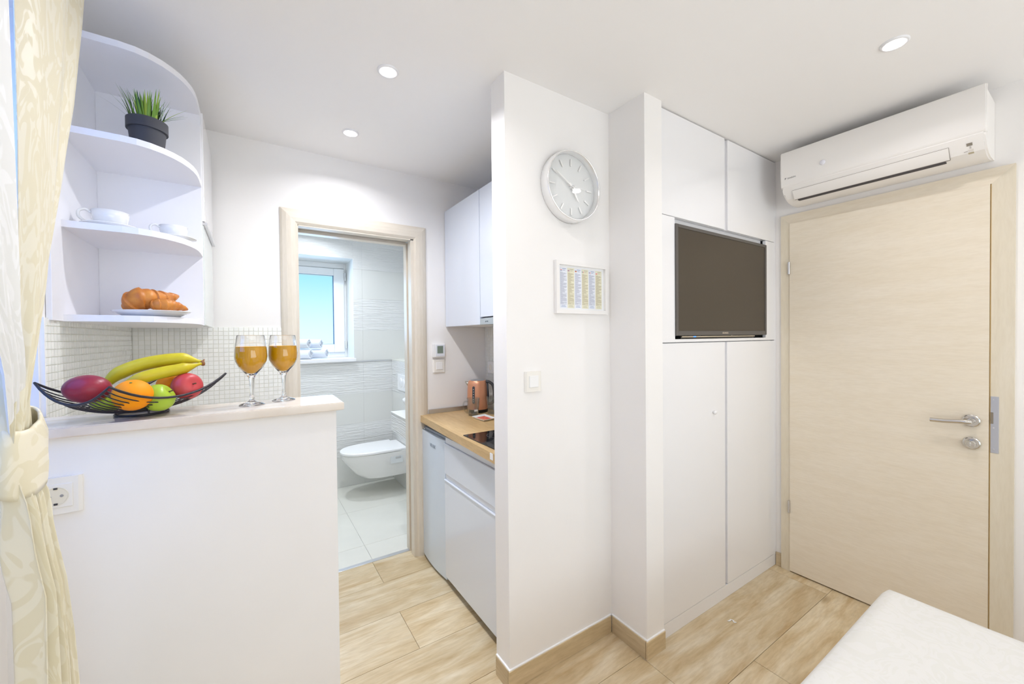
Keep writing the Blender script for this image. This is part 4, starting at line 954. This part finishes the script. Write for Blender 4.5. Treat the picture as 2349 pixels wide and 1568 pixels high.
tv = empty('television', (2.07, 1.16, 1.362), 'black flat television set into the white wardrobe niche', 'television')
bez = mat('dark_grey_bezel', srgb(92, 88, 84), .4); scr = mat('dark_tv_screen', srgb(74, 66, 56), .28, spec=.35)
tx0, tx1, tz0, tz1 = 1.640, 2.497, 1.378, 1.894
obj('bezel', B((tx0, tx0+.018, 1.118, 1.15, tz0, tz1), (tx1-.018, tx1, 1.118, 1.15, tz0, tz1), (tx0+.018, tx1-.018, 1.118, 1.15, tz1-.016, tz1), (tx0+.018, tx1-.018, 1.118, 1.15, tz0, tz0+.022), bev=.002), bez, tv)
obj('screen', B((tx0+.016, tx1-.016, 1.1215, 1.14, tz0+.020, tz1-.014)), scr, tv)
obj('back_housing', B((tx0+.03, tx1-.03, 1.15, 1.185, tz0+.02, tz1-.02), (1.95, 2.2, 1.165, 1.19, 1.362, tz0+.03), bev=.003), black, tv)
textobj('lettering', 'GRUNDIG', mat('tv_lettering', srgb(206, 192, 172), .4), .0125, (2.055, 1.1176, tz0+.0115), (1, 0, 0), (0, 0, 1), tv)
bar = empty('soundbar', (2.0, 1.15, 1.362), 'thin silver device with a blue light under the television', 'device')
obj('front', B((1.685, 2.36, 1.119, 1.126, 1.3695, 1.3755), bev=.001), mat('champagne_metal', srgb(200, 190, 172), .3, metal=.6), bar)
obj('housing', B((1.685, 2.36, 1.126, 1.16, 1.3625, 1.374), bev=.001), black, bar)
obj('status_light', B((1.775, 1.795, 1.118, 1.1205, 1.370, 1.375)), mat('blue_led', srgb(80, 150, 255), .3, emit=srgb(60, 140, 255), emit_s=1.2), bar)

# ================================================================== AIR CONDITIONER
ay0, ay1 = .287, 1.008
ac = empty('air_conditioner', (2.52, .65, 2.10), 'white wall mounted air conditioner above the entrance door', 'air conditioner')
prof = [(XR-.001, 2.345), (2.43, 2.345), (2.412, 2.338), (2.405, 2.325), (2.412, 2.162), (2.420, 2.150), (2.432, 2.132), (2.452, 2.108), (2.485, 2.094), (2.53, 2.088), (2.60, 2.095), (XR-.001, 2.10)]
bm = bmesh.new(); prism(bm, prof, 'Y', ay0+.004, ay1-.004)
bmesh.ops.bevel(bm, geom=[e_ for e_ in bm.edges if abs(e_.verts[0].co.y-e_.verts[1].co.y) < 1e-6 and min(e_.verts[0].co.x, e_.verts[1].co.x) < XR-.03], offset=.006, segments=2, affect='EDGES')
obj('body', bm, ac_white, ac, smooth=True, angle=25)
bm = bmesh.new(); prism(bm, [(2.428, 2.349), (2.4075, 2.349), (2.404, 2.345), (2.4035, 2.24), (2.4065, 2.178), (2.4105, 2.167), (2.416, 2.163), (2.424, 2.163), (2.420, 2.34)], 'Y', ay0, ay1); bmesh.ops.bevel(bm, geom=[e_ for e_ in bm.edges if abs(e_.verts[0].co.y-e_.verts[1].co.y) < 1e-6 and max(e_.verts[0].co.x, e_.verts[1].co.x) < 2.4165], offset=.004, segments=3, affect='EDGES'); obj('front_panel', bm, ac_white, ac, smooth=True, angle=50)
# louver lying on the curved underside
lg = [(2.4235, 2.1425), (2.43, 2.13), (2.4465, 2.106), (2.456, 2.098), (2.462, 2.104), (2.436, 2.137), (2.429, 2.146)]
bm = bmesh.new(); prism(bm, [(x-.0010, z-.0004) for x, z in lg], 'Y', .3908, .9592); obj('louver_gap', bm, mat('louver_shadow_gap', srgb(150, 142, 134), .7), ac, smooth=True, angle=25)
lp = [(2.4235, 2.1405), (2.4300, 2.1300), (2.4465, 2.1060), (2.4545, 2.1005), (2.458, 2.106), (2.449, 2.116), (2.436, 2.135), (2.429, 2.144)]
bm = bmesh.new(); prism(bm, [(x-.0045, z-.0015) for x, z in lp], 'Y', .392, .958); obj('louver', bm, ac_white, ac, smooth=True, angle=25)
obj('outlet_slot', B((2.4545, 2.475, .405, .945, 2.0935, 2.0995)), mat('dark_outlet', srgb(70, 66, 68), .6), ac)
bm = bmesh.new(); ball(bm, (2.402, .818, 2.235), .010, .0125, .0125, None, 20, 12); obj('sensor_dome', bm, mat('milky_sensor', srgb(236, 236, 244), .25), ac, smooth=True)
textobj('lettering', 'DAIKIN', mat('ac_lettering', srgb(140, 138, 138), .5), .0115, (2.4048, .955, 2.2075), (0, -1, 0), (0, 0, 1), ac)
bm = bmesh.new(); prism(bm, [(.987, 2.2125), (.979, 2.2125), (.987, 2.2035)], 'X', 2.4045, 2.4055); obj('logo_mark', bm, mat('ac_logo_grey', srgb(120, 118, 120), .5), ac)
def on_curve(z):   # front x of the body at a height on the lower curve
    pts = [(2.412, 2.162), (2.420, 2.150), (2.432, 2.132), (2.452, 2.108), (2.485, 2.094)]
    for (xa, za), (xb, zb_) in zip(pts, pts[1:]):
        if zb_ <= z <= za: return xa+(xb-xa)*(za-z)/(za-zb_)
    return 2.42
def sticker(name, y0, y1, z0, z1, m):
    bm = bmesh.new(); a, b_ = on_curve(z0), on_curve(z1)
    vs = [bm.verts.new(v) for v in ((a-.0015, y0, z0), (a-.0015, y1, z0), (b_-.0015, y1, z1), (b_-.0015, y0, z1), (a+.004, y0, z0), (a+.004, y1, z0), (b_+.004, y1, z1), (b_+.004, y0, z1))]
    for f in ((0, 1, 2, 3), (4, 5, 6, 7), (0, 1, 5, 4), (1, 2, 6, 5), (2, 3, 7, 6), (3, 0, 4, 7)): bm.faces.new([vs[i] for i in f])
    obj(name, bm, m, ac)
grey1, grey2 = mat('display_grey', srgb(142, 134, 122), .3), mat('print_grey', srgb(178, 172, 166), .5)
sticker('display', .327, .343, 2.130, 2.1395, grey1); sticker('indicator', .331, .336, 2.1255, 2.1275, grey2); sticker('indicator', .331, .336, 2.1215, 2.1235, grey2)
sticker('button', .326, .340, 2.112, 2.118, mat('button_white', srgb(228, 222, 214), .4)); sticker('print', .342, .352, 2.1125, 2.1140, grey2); sticker('label_strip', .326, .341, 2.1045, 2.1085, mat('label_beige', srgb(190, 178, 150), .5))

# ================================================================== BATHROOM THINGS
# toilet
tl = empty('wall_hung_toilet', (.9, 3.65, .15), 'white wall hung toilet with closed lid on the bathroom wall', 'toilet')
def dee(x0, xw, yc, hw, z, n=20, pw=2.3):
    """outline of a D: rounded front at x0, straight at xw"""
    pts = []; L = (xw-x0)*.62
    for i in range(n+1):
        a = -PI/2+PI*i/n
        ca, sa_ = math.cos(a), math.sin(a)
        pts.append((x0+L-L*abs(ca)**(2/pw), yc+hw*(1 if sa_ >= 0 else -1)*abs(sa_)**(2/pw), z))
    pts.append((xw, yc+hw, z)); pts.insert(0, (xw, yc-hw, z)); return pts
def loft(bm, rings):
    V = [[bm.verts.new(p) for p in r] for r in rings]
    bm.faces.new(V[0]); bm.faces.new(list(reversed(V[-1])))
    for a, b_ in zip(V, V[1:]):
        for i in range(len(a)): j = (i+1) % len(a); bm.faces.new((a[i], a[j], b_[j], b_[i]))
yc = 3.66; bm = bmesh.new()
loft(bm, [dee(.86, 1.1715, yc, .115, .155), dee(.80, 1.1715, yc, .140, .165), dee(.74, 1.1715, yc, .160, .215), dee(.685, 1.1715, yc, .172, .285), dee(.655, 1.1715, yc, .178, .325), dee(.640, 1.1715, yc, .180, .350), dee(.640, 1.1715, yc, .180, .385)])
obj('bowl', bm, ceramic, tl, smooth=True, angle=35)
bm = bmesh.new(); loft(bm, [dee(.636, 1.10, yc, .181, .388), dee(.632, 1.10, yc, .184, .392), dee(.632, 1.10, yc, .184, .405), dee(.640, 1.10, yc, .178, .411)]); obj('seat_lid', bm, white_plastic, tl, smooth=True, angle=30)
obj('hinge_block', B((1.10, 1.165, yc-.165, yc+.165, .386, .404), bev=.004), white_plastic, tl)
obj('fixing_recess', B((1.01, 1.12, yc-.1815, yc-.179, .285, .345), bev=.001), mat('recess_grey', srgb(220, 224, 226), .4), tl)
obj('fixing_bolt', B((1.055, 1.10, yc-.185, yc-.178, .325, .338), bev=.001), satin, tl)
bm = bmesh.new(); tube(bm, [(1.13, yc-.02, .17), (1.13, yc-.02, .13), (1.1715, yc-.02, .13)], .012, 10); obj('waste_pipe', bm, satin, tl, smooth=True)
# flush plate
fp = empty('flush_plate', (1.172, 3.605, .97), 'white dual flush plate on the bathroom wall above toilet', 'plate')
obj('plate', B((1.160, 1.172, 3.47, 3.735, .895, 1.040), bev=.003), white_plastic, fp)
for yy, r in ((3.64, .045), (3.565, .04)):
    bm = bmesh.new(); lathe(bm, [(0, .004), (r-.004, .004), (r, .002), (r, 0)], (1.160, yy, .967), 32, (-1, 0, 0)); obj('button', bm, white_plastic, fp, smooth=True, angle=40)
# vanity block and basin
vb = empty('vanity_block', (1.0, 2.73, .715), 'tiled white vanity shelf with wavy relief front in the bathroom', 'vanity')
obj('block', B((.850, 1.171, 2.575, 2.89, .715, .84)), relief_m, vb); obj('top', B((.846, 1.171, 2.575, 2.894, .84, .850), bev=.002), smooth_tile, vb)
bm = bmesh.new(); lathe(bm, [(0, .0), (.06, .0), (.10, .025), (.135, .075), (.142, .098), (.137, .100), (.128, .080), (.09, .03), (0, .018)], (1.030, 2.735, .850), 48); obj('wash_basin', bm, ceramic, smooth=True, origin=(1.03, 2.735, .85), label='round white wash basin on the tiled vanity shelf', cat='basin')
# rolled towels
terry = mat('white_terry', srgb(232, 234, 238), .95, sheen=.5, bump=(260, .5))
def towel(c, r, L, d, label):
    d = Vector(d).normalized(); side = Vector((-d.y, d.x, 0)).normalized(); up = Vector((0, 0, 1)); t = empty('rolled_towel', c, label, 'towel', 'rolled white towels on the window sill')
    bm = bmesh.new(); n = 84; A_, B_ = [], []
    def sp(k, R0): a = 2*PI*3.4*k/n; q = R0*(.22+.78*k/n)*(1+.03*math.sin(3*a)); return side*q*math.cos(a)+up*q*math.sin(a)
    th_ = r*.13; rows = []
    for (k0_, off) in ((0, 0), (0, L*.5), (0, L)):
        jit = 0 if off == L*.5 else .004
        rows.append(([bm.verts.new(Vector(c)+d*(off+jit*math.sin(k*.7))+sp(k, r)) for k in range(n+1)], [bm.verts.new(Vector(c)+d*(off+jit*math.sin(k*.7))+sp(k, r-th_)) for k in range(n+1)]))
    for (o1, i1), (o2, i2) in zip(rows, rows[1:]):
        for k in range(n):
            bm.faces.new((o1[k], o1[k+1], o2[k+1], o2[k])); bm.faces.new((i1[k], i2[k], i2[k+1], i1[k+1]))
        bm.faces.new((o1[n], i1[n], i2[n], o2[n])); bm.faces.new((o1[0], o2[0], i2[0], i1[0]))
    for o1, i1 in (rows[0], rows[-1]):
        for k in range(n): bm.faces.new((o1[k], i1[k], i1[k+1], o1[k+1]))
    obj('roll', bm, terry, t, smooth=True, angle=60)
dr_ = (-.86, .5, 0)
towel((.462, 4.01, WZ0+.045), .048, .24, dr_, 'rolled white towel on the sill nearest the doorway, lower layer')
towel((.605, 4.08, WZ0+.047), .046, .24, dr_, 'rolled white towel at the window hinge side of the pile')
towel((.450, 4.02, WZ0+.140), .047, .22, dr_, 'rolled white towel on top of the pile, nearest the doorway')
towel((.560, 4.09, WZ0+.137), .045, .22, dr_, 'rolled white towel on top of the pile, nearest the window pane')

# ================================================================== CURTAIN
def lerp_tab(tab, z):
    for (za, a), (zb_, b_) in zip(tab, tab[1:]):
        if zb_ <= z <= za: return a+(b_-a)*(za-z)/(za-zb_)
    return tab[0][1] if z > tab[0][0] else tab[-1][1]
R_tab = [(2.38, 1.46), (2.14, 1.40), (1.913, 1.325), (1.703, 1.23), (1.444, 1.095), (1.296, .995), (1.20, .98), (1.13, 1.02), (1.08, 1.01), (.97, 1.02), (.844, 1.06), (.65, 1.10), (.03, 1.14)]
L_tab = [(2.38, .97), (1.703, .97), (1.444, .96), (1.30, .94), (1.20, .93), (1.13, .93), (.97, .94), (.03, .94)]
ct = empty('window_curtain', (-.318, 1.0, 2.38), 'cream damask curtain gathered by a tieback beside the bar', 'curtain')
NU, NZ = 150, 90; Wc = 1.05
bm = bmesh.new(); uvl = bm.loops.layers.uv.new('UVMap'); g = []
FT = [(0, .55), (.2, 1.0), (.40, 1.05), (.52, .8), (.60, -.6), (.68, -.1), (.82, .15), (.92, -.2), (1, -.6)]
def fold(u, z):
    for (ua, a), (ub, b_) in zip(FT, FT[1:]):
        if ua <= u <= ub:
            k = (u-ua)/(ub-ua); k = k*k*(3-2*k); top = a+(b_-a)*k; break
    ph = u*3.6*2*PI+2.6
    low = math.sin(ph)+.28*math.sin(2*ph+1.0+z*.6)+.12*math.sin(3.3*ph+z*3)
    m_ = min(1, max(0, (z-1.15)/.35)); m_ = m_*m_*(3-2*m_)
    return top*m_+low*(1-m_)
for i in range(NZ+1):
    z = 2.385-(2.385-.03)*i/NZ
    l_, r_ = lerp_tab(L_tab, z), lerp_tab(R_tab, z); w = r_-l_
    pinch = math.exp(-((z-1.15)/.075)**2); low_k = min(1, max(0, (1.19-z)/.22))
    A_ = .024*(1-.3*pinch)-.004*low_k
    rowv = []
    for j in range(NU+1):
        u = j/NU
        yy = l_+w*u; xx = -.318+.022*pinch*(1-low_k)+.030*low_k+A_*fold(u, z)
        bnd = math.exp(-((z-1.20)/.07)**2); xx = xx*(1-bnd)+(-.313+.012*fold(u, z))*bnd; yy = yy*(1-.8*bnd)+(.972+.040*(2*u-1))*.8*bnd
        rowv.append((bm.verts.new((xx, yy, z)), u*Wc, z))
    g.append(rowv)
for a, b_ in zip(g, g[1:]):
    for j in range(NU):
        q = (a[j], b_[j], b_[j+1], a[j+1]); f = bm.faces.new([v[0] for v in q])
        for lp_, v in zip(f.loops, q): lp_[uvl].uv = (v[1], v[2])
cl_o = obj('cloth', bm, curtain_m, ct, smooth=True)
sm = cl_o.modifiers.new('thickness', 'SOLIDIFY'); sm.thickness = .0015
lit_strip_m = damask('lit_curtain_white', srgb(236, 236, 232), srgb(243, 243, 241), 11, .7, .53, .1, transl=.03)  # separate whiter cloth stands in for the window-lit strip of the curtain
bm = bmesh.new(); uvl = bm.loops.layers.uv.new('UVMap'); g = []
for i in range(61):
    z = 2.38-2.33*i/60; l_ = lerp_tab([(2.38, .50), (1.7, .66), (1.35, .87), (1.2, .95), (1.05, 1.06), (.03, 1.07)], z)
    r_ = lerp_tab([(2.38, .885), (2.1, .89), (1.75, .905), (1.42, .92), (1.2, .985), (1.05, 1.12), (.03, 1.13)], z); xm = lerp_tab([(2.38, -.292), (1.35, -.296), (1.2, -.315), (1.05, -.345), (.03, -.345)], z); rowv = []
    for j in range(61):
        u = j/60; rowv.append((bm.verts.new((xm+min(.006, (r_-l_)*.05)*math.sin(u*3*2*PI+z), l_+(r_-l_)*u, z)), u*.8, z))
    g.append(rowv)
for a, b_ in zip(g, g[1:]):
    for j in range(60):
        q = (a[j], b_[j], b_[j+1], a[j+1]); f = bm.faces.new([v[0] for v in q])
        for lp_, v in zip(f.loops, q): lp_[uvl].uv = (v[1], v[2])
obj('lit_curtain_strip', bm, lit_strip_m, ct, smooth=True, label='window-lit strip of the curtain, its light put into a whiter colour')
# tieback band
bm = bmesh.new(); uvl = bm.loops.layers.uv.new('UVMap'); N = 48; rings = []
for k, (z0, sc_) in enumerate(((1.255, .80), (1.248, .86), (1.22, 1.0), (1.185, 1.05), (1.160, 1.0), (1.150, .97))):
    ring = []
    for i in range(N):
        a = 2*PI*i/N
        yy = .975+.050*sc_*math.cos(a)+(.0 if math.cos(a) < .6 else .030*(math.cos(a)-.6)/.4*(1-abs(z0-1.215)/.07)); xx = -.313+.0255*sc_*math.sin(a)*(1+.07*math.sin(3*a+z0*30)+.04*math.sin(7*a-z0*55))
        ring.append((bm.verts.new((xx, yy, z0+.045*(yy-.975)/.06*.35-.010*math.sin(a))), i/N*.42, z0))
    rings.append(ring)
for a, b_ in zip(rings, rings[1:]):
    for i in range(N):
        j = (i+1) % N; q = (a[i], a[j], b_[j], b_[i]); f = bm.faces.new([v[0] for v in q])
        for lp_, v in zip(f.loops, q): lp_[uvl].uv = (v[1], v[2])
tb_ = obj('tieback', bm, curtain_band_m, ct, smooth=True); sm = tb_.modifiers.new('thickness', 'SOLIDIFY'); sm.thickness = .004
bm = bmesh.new(); tube(bm, [(-.318, -.1, 2.386), (-.318, 1.45, 2.386)], .008, 10); obj('rail', bm, satin, ct, smooth=True)

# ================================================================== BED
bd = empty('bed', (1.1, -.6, 0), 'low bed with an ivory damask bedspread in front of door', 'bed')
bx0, bx1, by0, by1, bzt = .35, 1.85, -1.6, .45, .50
obj('mattress', B((bx0+.03, bx1-.03, by0+.03, by1-.03, .16, .485), bev=.05, seg=3), white_plastic, bd)
obj('base', B((bx0+.06, bx1-.06, by0+.06, by1-.06, .0, .16)), matt_white, bd)
bm = bmesh.new(); uvl = bm.loops.layers.uv.new('UVMap')
prof_d = [(-.9, 0.0)]
def spread_pt(s, t):
    """s,t: cloth coordinates measured from the bed's top outline; beyond the outline it drapes down"""
    def fold1(v, lo, hi):
        rr = .035
        if v < lo: d = lo-v; sgn = -1; e0 = lo
        elif v > hi: d = v-hi; sgn = 1; e0 = hi
        else: return v, 0.0
        q = rr*PI/2
        if d < q: a = d/rr; return e0+sgn*rr*math.sin(a), rr*(1-math.cos(a))
        return e0+sgn*(rr+.006*math.sin(d*9)), rr+(d-q)
    x, dz1 = fold1(s, bx0+.035, bx1-.035); y, dz2 = fold1(t, by0+.035, by1-.035)
    w = .003*math.sin(s*7.1+t*3.3)+.0025*math.sin(s*3.7-t*9.1)
    return Vector((x, y, bzt-max(dz1, dz2)-.35*min(dz1, dz2)+w*(1 if max(dz1, dz2) < .02 else .3)))
ext = .36; ns, ntt = 96, 110; g = []
for i in range(ns+1):
    s = bx0-ext+(bx1-bx0+2*ext)*i/ns; rowv = []
    for j in range(ntt+1):
        t_ = by0-ext+(by1-by0+2*ext)*j/ntt; p = spread_pt(s, t_); p.z = max(p.z, .06)
        if s > bx1-.035 and t_ > by1-.035:  # soft corner
            k = min(1, (s-bx1+.035)/.3)*min(1, (t_-by1+.035)/.3); p.x += .02*k; p.y += .02*k
        rowv.append((bm.verts.new(p), s, t_))
    g.append(rowv)
for a, b_ in zip(g, g[1:]):
    for j in range(ntt):
        q = (a[j], b_[j], b_[j+1], a[j+1]); f = bm.faces.new([v[0] for v in q])
        for lp_, v in zip(f.loops, q): lp_[uvl].uv = (v[1], v[2])
obj('bedspread', bm, spread_m, bd, smooth=True)

# small white squiggle on the floor
bm = bmesh.new(); tube(bm, catmull([(1.905, 1.03, .002), (1.915, 1.024, .0025), (1.925, 1.027, .002), (1.930, 1.016, .002), (1.921, 1.008, .002), (1.930, 1.002, .002)], 4), .0028, 6, squash=(.5, 1.2))
obj('white_squiggle', bm, paper, smooth=True, label='tiny white squiggle on the floor before the wardrobe', cat='scrap', origin=(1.92, 1.016, 0))
